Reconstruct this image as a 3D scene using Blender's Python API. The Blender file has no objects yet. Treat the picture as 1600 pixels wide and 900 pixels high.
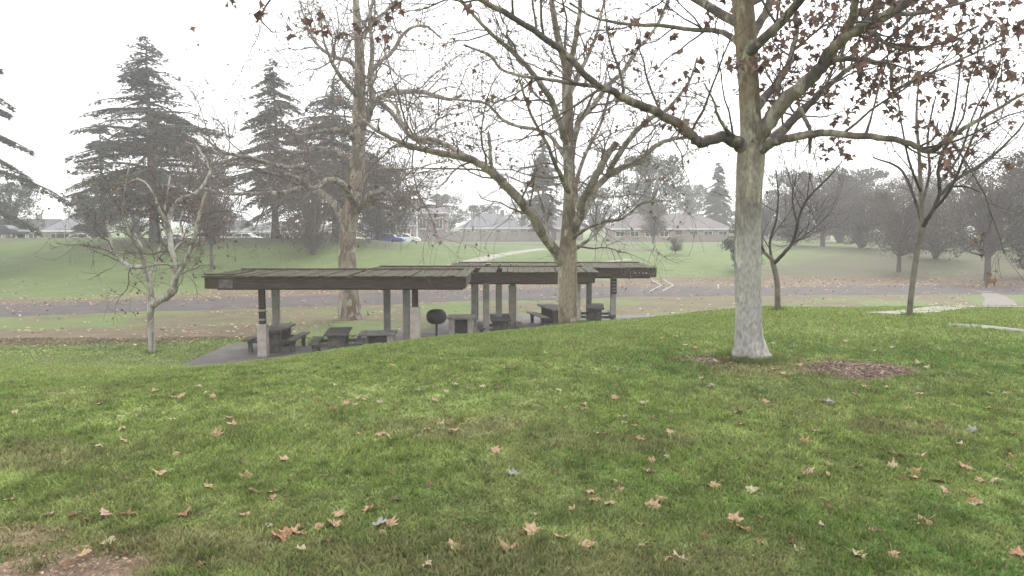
import bpy, math, random
import numpy as np
random.seed(7); np.random.seed(7)
PI = math.pi
R = random.uniform
scene = bpy.context.scene
COL = scene.collection

# ------------------------------------------------------------------ camera
F = 1200.0; PITCH = math.atan(105 / F); EYE = np.array([0.0, 0.0, 1.6])
cp, sp = math.cos(PITCH), math.sin(PITCH)
def ray(u, v):
    a, b = (u - 800.0) / F, (450.0 - v) / F
    return np.array([a, cp + b * sp, -sp + b * cp])
def at(u, v, Y):
    d = ray(u, v)
    return EYE + d * (Y / d[1])
cam_d = bpy.data.cameras.new('camera'); cam_d.lens = 36 * F / 1600; cam_d.sensor_width = 36
cam_d.clip_end = 3000; cam_d.clip_start = 0.05
cam = bpy.data.objects.new('camera', cam_d); COL.objects.link(cam)
cam.location = EYE; cam.rotation_euler = (PI / 2 - PITCH, 0, 0); scene.camera = cam

# ------------------------------------------------------------------ noise
_perm = np.random.RandomState(3).rand(256, 256)
def vnoise(x, y):
    x = np.asarray(x, float); y = np.asarray(y, float)
    xi = np.floor(x).astype(int); yi = np.floor(y).astype(int)
    fx = x - xi; fy = y - yi
    fx = fx * fx * (3 - 2 * fx); fy = fy * fy * (3 - 2 * fy)
    g = lambda a, b: _perm[a & 255, b & 255]
    return (g(xi, yi) * (1 - fx) + g(xi + 1, yi) * fx) * (1 - fy) + (g(xi, yi + 1) * (1 - fx) + g(xi + 1, yi + 1) * fx) * fy
def fbm(x, y, o=4):
    s = 0; a = 0.5; t = 0
    for k in range(o):
        s = s + a * vnoise(x * 2 ** k + 17.3 * k, y * 2 ** k + 9.1 * k); t += a; a *= 0.5
    return s / t
def sst(a, b, x):
    t = np.clip((np.asarray(x, float) - a) / (b - a), 0, 1); return t * t * (3 - 2 * t)

# ------------------------------------------------------------------ terrain
KX = [-60, -25, -17, -12, -5, -1.5, 2, 6, 12, 25, 60]
KY = [  # y of each profile knot
    [1, 1, 1, 2, 5, 7, 9, 11, 11, 9, 9],
    [13, 13, 13, 13, 12, 13, 16, 18, 19, 22, 22],
    [28, 27, 26, 25, 22, 22, 26, 30, 33, 38, 38],
    [51, 51, 52, 52, 53, 54, 54, 56, 57, 58, 58],
    [80, 80, 80, 82, 84, 85, 85, 85, 85, 85, 85],
    [95, 95, 96, 110, 125, 132, 135, 135, 135, 135, 135],
    [160] * 11, [1000] * 11]
KZ = [
    [0, 0, 0, 0, 0, 0, 0, 0, 0, 0, 0],
    [-1.0, -1.0, -1.0, -1.0, -.73, -.42, -.52, -.42, -.55, -.9, -.9],
    [-2.95, -2.95, -2.9, -2.85, -2.8, -2.8, -2.85, -2.85, -2.6, -2.6, -2.6],
    [-3.3, -3.3, -3.3, -3.3, -3.25, -3.2, -3.2, -3.1, -3.1, -3.1, -3.1],
    [-.15, -.15, -.2, -.8, -1.1, -1.3, -1.4, -1.5, -1.5, -1.5, -1.3],
    [-1.5, -1.5, -1.5, -1.7, -1.9, -2, -2, -2, -2, -2, -2],
    [-2.3] * 11, [-3.0] * 11]
def H(x, y):
    x = np.asarray(x, float); y = np.asarray(y, float)
    ys = [np.full_like(x, -60.0)] + [np.interp(x, KX, k) for k in KY]
    zs = [np.zeros_like(x)] + [np.interp(x, KX, k) for k in KZ]
    n = len(ys)
    sec = [(zs[i + 1] - zs[i]) / (ys[i + 1] - ys[i]) for i in range(n - 1)]
    m = [sec[0] * 0] + [np.where(sec[i - 1] * sec[i] > 0, 2 * sec[i - 1] * sec[i] / (sec[i - 1] + sec[i] - 1e-12), 0.0) for i in range(1, n - 1)] + [sec[-1]]
    out = np.where(y < ys[0], 0.0, zs[-1])
    for i in range(n - 1):
        h = ys[i + 1] - ys[i]; t = np.clip((y - ys[i]) / h, 0, 1)
        v = zs[i] * (2 * t**3 - 3 * t**2 + 1) + m[i] * h * (t**3 - 2 * t**2 + t) + zs[i + 1] * (3 * t**2 - 2 * t**3) + m[i + 1] * h * (t**3 - t**2)
        out = np.where((y >= ys[i]) & (y < ys[i + 1]), v, out)
    # gentle lumps
    out = out + (fbm(x * .25 + 50, y * .25 + 50, 2) - .5) * 0.12 * sst(2, 10, y)
    # levelled ground for the three pads
    for (x0, x1, y0, y1) in PADS:
        mk = sst(x0 - 2.2, x0 - .2, x) * (1 - sst(x1 + .2, x1 + 2.2, x)) * sst(y0 - 1.2, y0 - .1, y) * (1 - sst(y1 + .2, y1 + 2.5, y))
        out = out * (1 - mk) + (-2.88) * mk
    return out
PADS = [(-10.1, -0.9, 22.8, 27.1), (-6.0, 3.6, 27.1, 30.9), (-3.2, 6.7, 30.9, 35.6)]
def h(x, y): return float(H(np.array([x]), np.array([y]))[0])
_ts = np.concatenate([np.arange(2.5, 40, .05), np.arange(40, 200, .25)])
def ground(u, v):
    d = ray(u, v); d = d / d[1]
    X = EYE[0] + d[0] * _ts; Y = _ts; Z = EYE[2] + d[2] * _ts
    hit = np.nonzero(Z <= H(X, Y))[0]
    i = hit[0] if len(hit) else len(_ts) - 1
    return float(X[i]), float(Y[i])

# ------------------------------------------------------------------ object helpers
def link_mesh(name, V, Fc, mat, parent=None, loc=None, smooth=False, colors=None):
    me = bpy.data.meshes.new(name)
    V = np.asarray(V, np.float32).reshape(-1, 3)
    if loc is not None: V = V - np.asarray(loc, np.float32)
    if isinstance(Fc, np.ndarray):
        k = Fc.shape[1]; nf = len(Fc)
        me.vertices.add(len(V)); me.vertices.foreach_set('co', V.ravel())
        me.loops.add(nf * k); me.loops.foreach_set('vertex_index', Fc.astype(np.int32).ravel())
        me.polygons.add(nf); me.polygons.foreach_set('loop_start', np.arange(0, nf * k, k, dtype=np.int32))
        me.update(calc_edges=True)
    else:
        me.from_pydata([tuple(map(float, p)) for p in V], [], Fc); me.update()
    if colors is not None:
        ca = me.color_attributes.new('Col', 'FLOAT_COLOR', 'POINT')
        c = np.ones((len(V), 4), np.float32); c[:, :3] = colors; ca.data.foreach_set('color', c.ravel())
    if smooth: me.polygons.foreach_set('use_smooth', [True] * len(me.polygons))
    me.materials.append(mat)
    o = bpy.data.objects.new(name, me); COL.objects.link(o)
    if parent is not None: o.parent = parent
    elif loc is not None: o.location = loc
    return o
def tag(o, label=None, cat=None, group=None, kind=None):
    if label: o['label'] = label
    if cat: o['category'] = cat
    if group: o['group'] = group
    if kind: o['kind'] = kind
    return o
def thing(name, loc, label, cat, group=None, rz=0):
    o = bpy.data.objects.new(name, None); COL.objects.link(o); o.location = loc; o.rotation_euler = (0, 0, rz)
    o.empty_display_size = .2
    return tag(o, label, cat, group)
def copy_tree(o, loc, rz=0, sc=(1, 1, 1), label=None):
    c = o.copy(); COL.objects.link(c); c.location = loc; c.rotation_euler = (0, 0, rz); c.scale = sc
    if label: c['label'] = label
    for ch in o.children:
        d = ch.copy(); COL.objects.link(d); d.parent = c
        for g in ch.children:
            e = g.copy(); COL.objects.link(e); e.parent = d
    return c

class MB:
    """collects geometry in local coordinates"""
    def __init__(s): s.v = []; s.f = []
    def box(s, x0, x1, y0, y1, z0, z1, bev=0.0):
        n = len(s.v)
        if bev <= 0:
            s.v += [(x0, y0, z0), (x1, y0, z0), (x1, y1, z0), (x0, y1, z0), (x0, y0, z1), (x1, y0, z1), (x1, y1, z1), (x0, y1, z1)]
            s.f += [(n, n + 3, n + 2, n + 1), (n + 4, n + 5, n + 6, n + 7), (n, n + 1, n + 5, n + 4), (n + 1, n + 2, n + 6, n + 5), (n + 2, n + 3, n + 7, n + 6), (n + 3, n, n + 4, n + 7)]
        else:
            b = bev
            rings = [(z0, b), (z0 + b, 0), (z1 - b, 0), (z1, b)]
            for z, i in rings:
                c = b if i == 0 else b * 2
                X0, X1, Y0, Y1 = x0 + i, x1 - i, y0 + i, y1 - i
                c = b * .6
                s.v += [(X0 + c, Y0, z), (X1 - c, Y0, z), (X1, Y0 + c, z), (X1, Y1 - c, z), (X1 - c, Y1, z), (X0 + c, Y1, z), (X0, Y1 - c, z), (X0, Y0 + c, z)]
            s.f.append(tuple(n + k for k in range(7, -1, -1))); s.f.append(tuple(n + 24 + k for k in range(8)))
            for r in range(3):
                for k in range(8):
                    a = n + r * 8 + k; c2 = n + r * 8 + (k + 1) % 8
                    s.f.append((a, c2, c2 + 8, a + 8))
        return s
    def tube(s, pts, rad, sides=6, cap=True):
        n = len(s.v); P = np.asarray(pts, float)
        if not hasattr(rad, '__len__'): rad = [rad] * len(P)
        T = np.gradient(P, axis=0); T /= (np.linalg.norm(T, axis=1, keepdims=True) + 1e-9)
        ref = np.array([0, 0, 1.0]) if abs(T[0][2]) < .9 else np.array([1.0, 0, 0])
        a = np.arange(sides) * 2 * PI / sides; ca, sa = np.cos(a), np.sin(a)
        for i in range(len(P)):
            A = np.cross(T[i], ref); A /= (np.linalg.norm(A) + 1e-9); B = np.cross(T[i], A); ref = -B if False else ref
            q = P[i] + rad[i] * (np.outer(ca, A) + np.outer(sa, B))
            s.v += [tuple(k) for k in q]
        for i in range(len(P) - 1):
            for k in range(sides):
                a0 = n + i * sides + k; a1 = n + i * sides + (k + 1) % sides
                s.f.append((a0, a1, a1 + sides, a0 + sides))
        if cap:
            s.f.append(tuple(n + k for k in range(sides - 1, -1, -1)))
            s.f.append(tuple(n + (len(P) - 1) * sides + k for k in range(sides)))
        return s
    def poly(s, pts):
        n = len(s.v); s.v += [tuple(p) for p in pts]; s.f.append(tuple(range(n, n + len(pts)))); return s
    def build(s, name, mat, parent=None, loc=None, smooth=False, label=None):
        o = link_mesh(name, np.array(s.v), s.f, mat, parent, loc, smooth)
        if label: o['label'] = label
        return o

class Tubes:
    """fast batch of many thin tubes of quads (world coordinates)"""
    def __init__(s): s.V = []; s.Q = []; s.n = 0
    def add(s, P, rad, sides=4):
        P = np.asarray(P, float); rad = np.asarray(rad, float)
        T = np.empty_like(P); T[1:-1] = P[2:] - P[:-2]; T[0] = P[1] - P[0]; T[-1] = P[-1] - P[-2]
        T /= (np.linalg.norm(T, axis=1, keepdims=True) + 1e-9)
        m = np.abs(T.mean(axis=0)); ref = np.zeros(3); ref[int(np.argmin(m))] = 1.0
        A = np.cross(T, ref); A /= (np.linalg.norm(A, axis=1, keepdims=True) + 1e-9); B = np.cross(T, A)
        a = np.arange(sides) * 2 * PI / sides
        V = P[:, None, :] + rad[:, None, None] * (np.cos(a)[None, :, None] * A[:, None, :] + np.sin(a)[None, :, None] * B[:, None, :])
        k = len(P); s.V.append(V.reshape(-1, 3))
        i = (np.arange(k - 1)[:, None] * sides + np.arange(sides)[None, :]).ravel()
        j = (np.arange(k - 1)[:, None] * sides + ((np.arange(sides) + 1) % sides)[None, :]).ravel()
        s.Q.append(np.stack([i, j, j + sides, i + sides], 1) + s.n); s.n += k * sides
    def build(s, name, mat, parent=None, loc=None):
        return link_mesh(name, np.concatenate(s.V), np.concatenate(s.Q), mat, parent, loc, smooth=True)

# ------------------------------------------------------------------ materials
def mat_base(name):
    m = bpy.data.materials.new(name); m.use_nodes = True
    nt = m.node_tree; return m, nt, nt.nodes['Principled BSDF']
def mat_noise(name, cols, scale=5.0, rough=.85, bump=.0, detail=6, dist=0.0, spec=.3, stretch=(1, 1, 1), cscale=None, bscale=None):
    m, nt, b = mat_base(name)
    tc = nt.nodes.new('ShaderNodeTexCoord'); mp = nt.nodes.new('ShaderNodeMapping'); mp.inputs['Scale'].default_value = stretch
    nt.links.new(tc.outputs['Object'], mp.inputs['Vector'])
    nz = nt.nodes.new('ShaderNodeTexNoise'); nz.inputs['Scale'].default_value = scale; nz.inputs['Detail'].default_value = detail
    nz.inputs['Distortion'].default_value = dist
    nt.links.new(mp.outputs['Vector'], nz.inputs['Vector'])
    cr = nt.nodes.new('ShaderNodeValToRGB'); el = cr.color_ramp.elements
    n = len(cols)
    while len(el) < n: el.new(.5)
    for i, c in enumerate(cols):
        el[i].position = .3 + .4 * i / max(1, n - 1); el[i].color = (*c, 1)
    nt.links.new(nz.outputs['Fac'], cr.inputs['Fac']); nt.links.new(cr.outputs['Color'], b.inputs['Base Color'])
    b.inputs['Roughness'].default_value = rough; b.inputs['Specular IOR Level'].default_value = spec
    if bump:
        n2 = nt.nodes.new('ShaderNodeTexNoise'); n2.inputs['Scale'].default_value = bscale or scale * 4; n2.inputs['Detail'].default_value = 5
        nt.links.new(mp.outputs['Vector'], n2.inputs['Vector'])
        bp = nt.nodes.new('ShaderNodeBump'); bp.inputs['Strength'].default_value = bump; bp.inputs['Distance'].default_value = .02
        nt.links.new(n2.outputs['Fac'], bp.inputs['Height']); nt.links.new(bp.outputs['Normal'], b.inputs['Normal'])
    return m
def mat_vcol(name, nscale=40, amt=.35, rough=.9, bump=.3, transl=0.0, spec=.2):
    m, nt, b = mat_base(name)
    at_ = nt.nodes.new('ShaderNodeAttribute'); at_.attribute_name = 'Col'
    tc = nt.nodes.new('ShaderNodeTexCoord')
    nz = nt.nodes.new('ShaderNodeTexNoise'); nz.inputs['Scale'].default_value = nscale; nz.inputs['Detail'].default_value = 8; nz.inputs['Roughness'].default_value = .7
    nt.links.new(tc.outputs['Object'], nz.inputs['Vector'])
    mr = nt.nodes.new('ShaderNodeMapRange'); mr.inputs['From Min'].default_value = .3; mr.inputs['From Max'].default_value = .7
    mr.inputs['To Min'].default_value = 1 - amt; mr.inputs['To Max'].default_value = 1 + amt
    nt.links.new(nz.outputs['Fac'], mr.inputs['Value'])
    mx = nt.nodes.new('ShaderNodeVectorMath'); mx.operation = 'SCALE'
    nt.links.new(at_.outputs['Color'], mx.inputs[0]); nt.links.new(mr.outputs['Result'], mx.inputs['Scale'])
    nt.links.new(mx.outputs['Vector'], b.inputs['Base Color'])
    b.inputs['Roughness'].default_value = rough; b.inputs['Specular IOR Level'].default_value = spec
    if bump:
        bp = nt.nodes.new('ShaderNodeBump'); bp.inputs['Strength'].default_value = bump; bp.inputs['Distance'].default_value = .03
        nt.links.new(nz.outputs['Fac'], bp.inputs['Height']); nt.links.new(bp.outputs['Normal'], b.inputs['Normal'])
    if transl:
        out = nt.nodes['Material Output']; tr = nt.nodes.new('ShaderNodeBsdfTranslucent'); ms = nt.nodes.new('ShaderNodeMixShader')
        nt.links.new(mx.outputs['Vector'], tr.inputs['Color']); ms.inputs['Fac'].default_value = transl
        nt.links.new(b.outputs['BSDF'], ms.inputs[1]); nt.links.new(tr.outputs['BSDF'], ms.inputs[2]); nt.links.new(ms.outputs['Shader'], out.inputs['Surface'])
    return m
def mat_bark(name, base, patchA, patchB, low=None, scale=3.0):
    """mottled plane-tree bark: voronoi-ish flakes of three tones; `low` = paler smooth bark near the foot"""
    m, nt, b = mat_base(name)
    tc = nt.nodes.new('ShaderNodeTexCoord'); mp = nt.nodes.new('ShaderNodeMapping'); mp.inputs['Scale'].default_value = (1, 1, .45)
    nt.links.new(tc.outputs['Object'], mp.inputs['Vector'])
    def nz(sc, det, dist=0.0):
        n = nt.nodes.new('ShaderNodeTexNoise'); n.inputs['Scale'].default_value = sc; n.inputs['Detail'].default_value = det; n.inputs['Distortion'].default_value = dist
        nt.links.new(mp.outputs['Vector'], n.inputs['Vector']); return n
    def ramp(src, a, c):
        r = nt.nodes.new('ShaderNodeValToRGB'); r.color_ramp.elements[0].position = a; r.color_ramp.elements[1].position = c
        nt.links.new(src.outputs['Fac'], r.inputs['Fac']); return r
    def mix(fac, A, B):
        x = nt.nodes.new('ShaderNodeMix'); x.data_type = 'RGBA'
        nt.links.new(fac, x.inputs['Factor'])
        for s, i in ((A, 6), (B, 7)):
            if isinstance(s, tuple): x.inputs[i].default_value = (*s, 1)
            else: nt.links.new(s, x.inputs[i])
        return x.outputs[2]
    c = mix(ramp(nz(scale, 3, .6), .46, .54).outputs['Color'], base, patchA)
    c = mix(ramp(nz(scale * 1.7, 4, .4), .55, .62).outputs['Color'], c, patchB)
    if low:
        sx = nt.nodes.new('ShaderNodeSeparateXYZ'); nt.links.new(tc.outputs['Object'], sx.inputs['Vector'])
        n = nz(2.2, 4); ad = nt.nodes.new('ShaderNodeMath'); ad.operation = 'MULTIPLY_ADD'; ad.inputs[1].default_value = 1.8
        nt.links.new(n.outputs['Fac'], ad.inputs[0]); nt.links.new(sx.outputs['Z'], ad.inputs[2])
        mr = nt.nodes.new('ShaderNodeMapRange'); mr.inputs['From Min'].default_value = low[1]; mr.inputs['From Max'].default_value = low[2]
        nt.links.new(ad.outputs[0], mr.inputs['Value']); lowc = mix(ramp(nz(2.6, 5, .8), .48, .60).outputs['Color'], low[0], tuple(q * .62 for q in low[0])); lowc = mix(ramp(nz(5.5, 4, .5), .58, .63).outputs['Color'], lowc, (.40, .38, .33)); c = mix(mr.outputs['Result'], lowc, c)
    fine = nz(scale * 12, 6)
    mr2 = nt.nodes.new('ShaderNodeMapRange'); mr2.inputs['From Min'].default_value = .3; mr2.inputs['From Max'].default_value = .7; mr2.inputs['To Min'].default_value = .7; mr2.inputs['To Max'].default_value = 1.25
    nt.links.new(fine.outputs['Fac'], mr2.inputs['Value'])
    vm = nt.nodes.new('ShaderNodeVectorMath'); vm.operation = 'SCALE'; nt.links.new(c, vm.inputs[0]); nt.links.new(mr2.outputs['Result'], vm.inputs['Scale'])
    nt.links.new(vm.outputs['Vector'], b.inputs['Base Color']); b.inputs['Roughness'].default_value = .85; b.inputs['Specular IOR Level'].default_value = .25
    bp = nt.nodes.new('ShaderNodeBump'); bp.inputs['Strength'].default_value = .5; bp.inputs['Distance'].default_value = .015
    nt.links.new(fine.outputs['Fac'], bp.inputs['Height']); nt.links.new(bp.outputs['Normal'], b.inputs['Normal'])
    return m

M = {}
M['ground'] = mat_vcol('lawn_and_soil', 30, .38, bump=.35)
M['blades'] = mat_vcol('grass_blades', 3, .12, rough=.7, bump=0, transl=.35)
M['asphalt'] = mat_noise('asphalt', [(.052, .043, .042), (.072, .060, .057), (.10, .083, .077)], 1.3, .92, .15, 8)
M['concrete'] = mat_noise('concrete', [(.20, .19, .18), (.27, .26, .24), (.33, .31, .29)], 3, .9, .15)
M['pad'] = mat_noise('patio_concrete', [(.10, .09, .088), (.135, .12, .115), (.17, .155, .145)], 1.5, .8, .1)
M['path'] = mat_noise('path_concrete', [(.19, .18, .15), (.24, .23, .19), (.29, .28, .24)], 2, .9, .1)
M['gravel'] = mat_noise('gravel', [(.13, .115, .10), (.18, .16, .14), (.23, .21, .185)], 9, .95, .3)
M['pier'] = mat_noise('pier_concrete', [(.30, .26, .24), (.38, .33, .31), (.45, .40, .37)], 5, .9, .15)
M['darkwood'] = mat_noise('weathered_dark_timber', [(.022, .014, .010), (.045, .028, .020), (.075, .05, .036)], 4, .85, .3, stretch=(.6, 3, 6))
M['roofwood'] = mat_noise('mossy_roof_planks', [(.028, .029, .013), (.046, .043, .022), (.075, .062, .038)], 3, .9, .3, stretch=(6, .6, 3))
M['tablewood'] = mat_noise('table_concrete', [(.06, .052, .05), (.095, .083, .078), (.13, .115, .105)], 6, .85, .1)
M['blackmetal'] = mat_noise('sooty_metal', [(.010, .010, .010), (.02, .021, .02), (.035, .035, .032)], 8, .55, .1)
M['sign'] = mat_noise('notice_board', [(.03, .028, .03), (.05, .045, .05)], 10, .6)
M['white'] = mat_noise('white_paint', [(.6, .6, .58), (.75, .75, .73)], 3, .6)
M['mark'] = mat_noise('worn_road_paint', [(.22, .20, .18), (.34, .31, .28)], 6, .8)
M['chips'] = mat_vcol('mulch_chips', 20, .25, bump=.1)
M['litter'] = mat_vcol('dead_leaf_litter', 20, .2, bump=0)
BARK_BIG = mat_bark('plane_bark_pale', (.19, .155, .105), (.115, .09, .06), (.25, .235, .16), low=((.31, .30, .275), 1.9, 4.0))
BARK_MID = mat_bark('plane_bark_mottled', (.25, .21, .165), (.15, .12, .09), (.33, .31, .25), scale=2.2)
BARK_LIMB = mat_bark('plane_limb_bark', (.15, .125, .10), (.08, .068, .062), (.25, .225, .175), scale=3.5)
BARK_DARK = mat_noise('dark_bark', [(.035, .03, .028), (.06, .05, .045), (.085, .075, .065)], 6, .9, .4)
BARK_YOUNG = mat_noise('young_grey_bark', [(.10, .085, .075), (.15, .13, .115), (.20, .18, .155)], 5, .9, .3)
BARK_PALE = mat_bark('pale_limb_bark', (.25, .22, .185), (.14, .12, .105), (.34, .315, .27), scale=2.5)
BARK_WHITE = mat_bark('pale_small_bark', (.34, .32, .28), (.20, .18, .155), (.42, .40, .36), scale=4)
TWIG_PALE = mat_noise('pale_twig', [(.12, .10, .09), (.18, .155, .135)], 4, .9)
TWIG = mat_noise('twig_bark', [(.075, .062, .055), (.12, .10, .085)], 4, .9)
TWIG_DARK = mat_noise('dark_twig', [(.05, .04, .038), (.075, .06, .055)], 4, .9)
BARK_FAR = mat_noise('far_bark', [(.08, .07, .06), (.13, .11, .10)], 2, .9)
def leafmat(name, cols, transl=.35):
    m = mat_noise(name, cols, 6, .7, 0)
    nt = m.node_tree; b = nt.nodes['Principled BSDF']; out = nt.nodes['Material Output']
    src = b.inputs['Base Color'].links[0].from_socket
    tr = nt.nodes.new('ShaderNodeBsdfTranslucent'); ms = nt.nodes.new('ShaderNodeMixShader'); ms.inputs['Fac'].default_value = transl
    nt.links.new(src, tr.inputs['Color']); nt.links.new(b.outputs['BSDF'], ms.inputs[1]); nt.links.new(tr.outputs['BSDF'], ms.inputs[2])
    nt.links.new(ms.outputs['Shader'], out.inputs['Surface']); return m
M['hang'] = leafmat('hanging_dead_leaves', [(.055, .032, .035), (.13, .078, .07), (.28, .19, .13)], .35)
M['needle'] = leafmat('cedar_needles', [(.045, .060, .042), (.065, .084, .058), (.09, .11, .076)], .15)
M['needle_dark'] = leafmat('dark_needles', [(.034, .044, .034), (.048, .060, .046), (.065, .078, .058)], .15)
M['evergreen'] = leafmat('evergreen_leaves', [(.03, .05, .025), (.045, .07, .035), (.065, .09, .045)], .2)
M['evergreen_dark'] = leafmat('dark_evergreen_leaves', [(.018, .028, .02), (.03, .042, .03), (.04, .055, .04)], .2)
M['russet'] = leafmat('russet_twig_haze', [(.062, .052, .040), (.088, .070, .055), (.125, .10, .08)], .2)
M['fallen'] = {k: leafmat('fallen_leaf_' + k, c, .15) for k, c in {
    'tan': [(.26, .16, .085), (.36, .24, .14), (.45, .32, .20)], 'cream': [(.28, .235, .13), (.36, .31, .19), (.43, .37, .25)],
    'orange': [(.24, .12, .06), (.31, .165, .09), (.37, .22, .13)], 'brown': [(.10, .05, .025), (.16, .09, .045), (.22, .13, .07)],
    'grey': [(.20, .19, .175), (.26, .245, .225), (.31, .295, .275)], 'pink': [(.30, .17, .13), (.38, .23, .18), (.44, .30, .24)]}.items()}

# ------------------------------------------------------------------ ground colours
PATCHES = [((1215, 574), 1.5, .5, .30), ((1335, 577), .62, .46, 1.0), ((1120, 562), .60, .33, .75), ((50, 885), .52, .24, .95), ((10, 848), .34, .18, .7),
           ((150, 890), .30, .12, .6), ((280, 850), .55, .25, .35), ((700, 870), .7, .3, .3), ((1000, 885), .6, .25, .3), ((680, 668), .8, .35, .28), ((30, 715), .7, .4, .35),
           ((960, 690), .6, .3, .25), ((1440, 670), .6, .3, .3)]
PT = [(*ground(*p[0]), p[1], p[2], p[3]) for p in PATCHES]
ROADC_X = [-90, -45, -27, -18, -8, 0, 12, 25, 40, 90]; ROADC_Y = [28, 36, 41, 45.5, 49.5, 50.5, 51, 51.5, 52, 46]
def dirtmask(x, y):
    d = np.zeros_like(x); n = fbm(x * 1.7, y * 1.7, 4)
    for (px, py, rx, ry, a) in PT:
        q = np.sqrt(((x - px) / rx) ** 2 + ((y - py) / ry) ** 2) + (n - .5) * 1.3
        d = np.maximum(d, a * (1 - sst(.55, 1.15, q)))
    return d
def ground_color(x, y):
    n1 = fbm(x * .35, y * .35, 4); n2 = fbm(x * 1.6 + 30, y * 1.6, 4); n3 = fbm(x * 6, y * 6 + 80, 3)
    g = np.stack([.145 + 0 * x, .195 + 0 * x, .055 + 0 * x], -1)
    lush = np.stack([.100 + 0 * x, .155 + 0 * x, .040 + 0 * x], -1)
    yel = np.array([.205, .245, .085]); dry = np.array([.22, .205, .10])
    c = g + (lush - g) * sst(.40, .62, n1)[..., None]
    c = c + (yel - c) * (.55 * sst(.48, .70, n2))[..., None]
    c = c + (dry - c) * (.24 * sst(.52, .72, fbm(x * .8 + 90, y * .8 + 20, 4)))[..., None]
    mt = vnoise(x * 19 + 3, y * 11); mt2 = vnoise(x * 7 + 40, y * 4.5 + 8)
    c = c * ((.75 + .5 * n3) * np.where(y < 16, (.62 + .45 * mt + .32 * mt2), 1.0))[..., None]
    # brighter thin grass on crest
    cr = sst(8, 12, y) * (1 - sst(20, 27, y)); c = c + (np.array([.195, .25, .080]) - c) * (.6 * cr)[..., None]
    # far bank grass duller
    fb = sst(27, 33, y); olive = np.array([.085, .118, .040]); c = c + (olive * (.8 + .5 * n2[..., None]) - c) * (.75 * fb)[..., None]
    soil = np.array([.17, .115, .085]) * (.7 + .7 * n3[..., None])
    c = c + (soil - c) * dirtmask(x, y)[..., None]
    litter = np.array([.125, .085, .062]) * (.6 + .8 * n2[..., None])
    rc = np.interp(x, ROADC_X, ROADC_Y)
    # litter band above the road, and one below it on the left
    w = 4 + 3 * (n1 - .5) * 2 + 4.5 * sst(2, 15, x)
    b1 = sst(rc + 2, rc + 3.4, y) * (1 - sst(rc + 2.8 + w, rc + 6 + w, y)); b1 = b1 * .95
    b2 = sst(rc - 16.5, rc - 14.5, y + 2 * (n1 - .5)) * (1 - sst(rc - 11.5, rc - 9.8, y + 2 * (n2 - .5))) * (1 - sst(-13, -9, x))
    yb = np.interp(x, [-60, -27, -20, -12, -8], [22, 25.5, 27.5, 29, 30.0])
    b2 = sst(yb - .6, yb + .8, y + 1.5 * (n1 - .5)) * (1 - sst(yb + 5, yb + 6.5, y + 2.5 * (n2 - .5))) * (1 - sst(-11, -7.5, x))
    b3 = sst(.40, .56, n1 + .1 * n2) * sst(30, 36, y) * (1 - sst(46, 50, y)) * .75
    b4 = (sst(-1, 4, x) * (1 - sst(60, 75, x))) * sst(rc - 7, rc - 3.5, y + 3 * (n1 - .5)) * (1 - sst(rc - 3, rc - 2.5, y)) * .85
    k = np.clip(np.maximum.reduce([b1, b2 * .9, b3, b4]), 0, 1) * sst(.25, .45, n2 + .25)
    c = c + (litter - c) * (k * .9)[..., None]
    # worn circles under the far bank trees
    for (px, py, r) in [(-24.6, 76, 6), (-34, 74, 7), (-17, 78, 7), (33, 70, 9), (42, 72, 11), (51, 68, 9), (12, 84, 5), (-52, 78, 6), (60, 66, 9), (38, 84, 10), (26, 66, 6)]:
        q = np.sqrt(((x - px) / r) ** 2 + ((y - py) / (r * .9)) ** 2)
        c = c + (np.array([.085, .075, .05]) - c) * (.75 * (1 - sst(.5, 1.1, q + (n2 - .5) * .6)))[..., None]
    return np.clip(c, .005, 1)

def axis(segs):
    out = []
    for a, b, st in segs: out += list(np.arange(a, b, st))
    return np.array(out + [segs[-1][1]])
gx = axis([(-600, -120, 30), (-120, -60, 3), (-60, -25, 1), (-25, -9, .4), (-9, 9, .13), (9, 25, .4), (25, 60, 1), (60, 120, 3), (120, 600, 30)])
gy = axis([(-60, 0, 6), (0, 2, .5), (2, 14, .1), (14, 24, .16), (24, 40, .35), (40, 90, .6), (90, 170, 2), (170, 900, 40)])
X, Y = np.meshgrid(gx, gy); Z = H(X, Y)
dm = dirtmask(X, Y); Z = Z - dm * .02 + (fbm(X * 3, Y * 3, 3) - .5) * .02 * (Y < 24)
V = np.stack([X, Y, Z], -1).reshape(-1, 3); nx, ny = len(gx), len(gy)
i = (np.arange(ny - 1)[:, None] * nx + np.arange(nx - 1)[None, :]).ravel()
Q = np.stack([i, i + 1, i + nx + 1, i + nx], 1)
g = link_mesh('ground', V, Q, M['ground'], smooth=True, colors=ground_color(X, Y).reshape(-1, 3)); tag(g, kind='structure')

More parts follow.
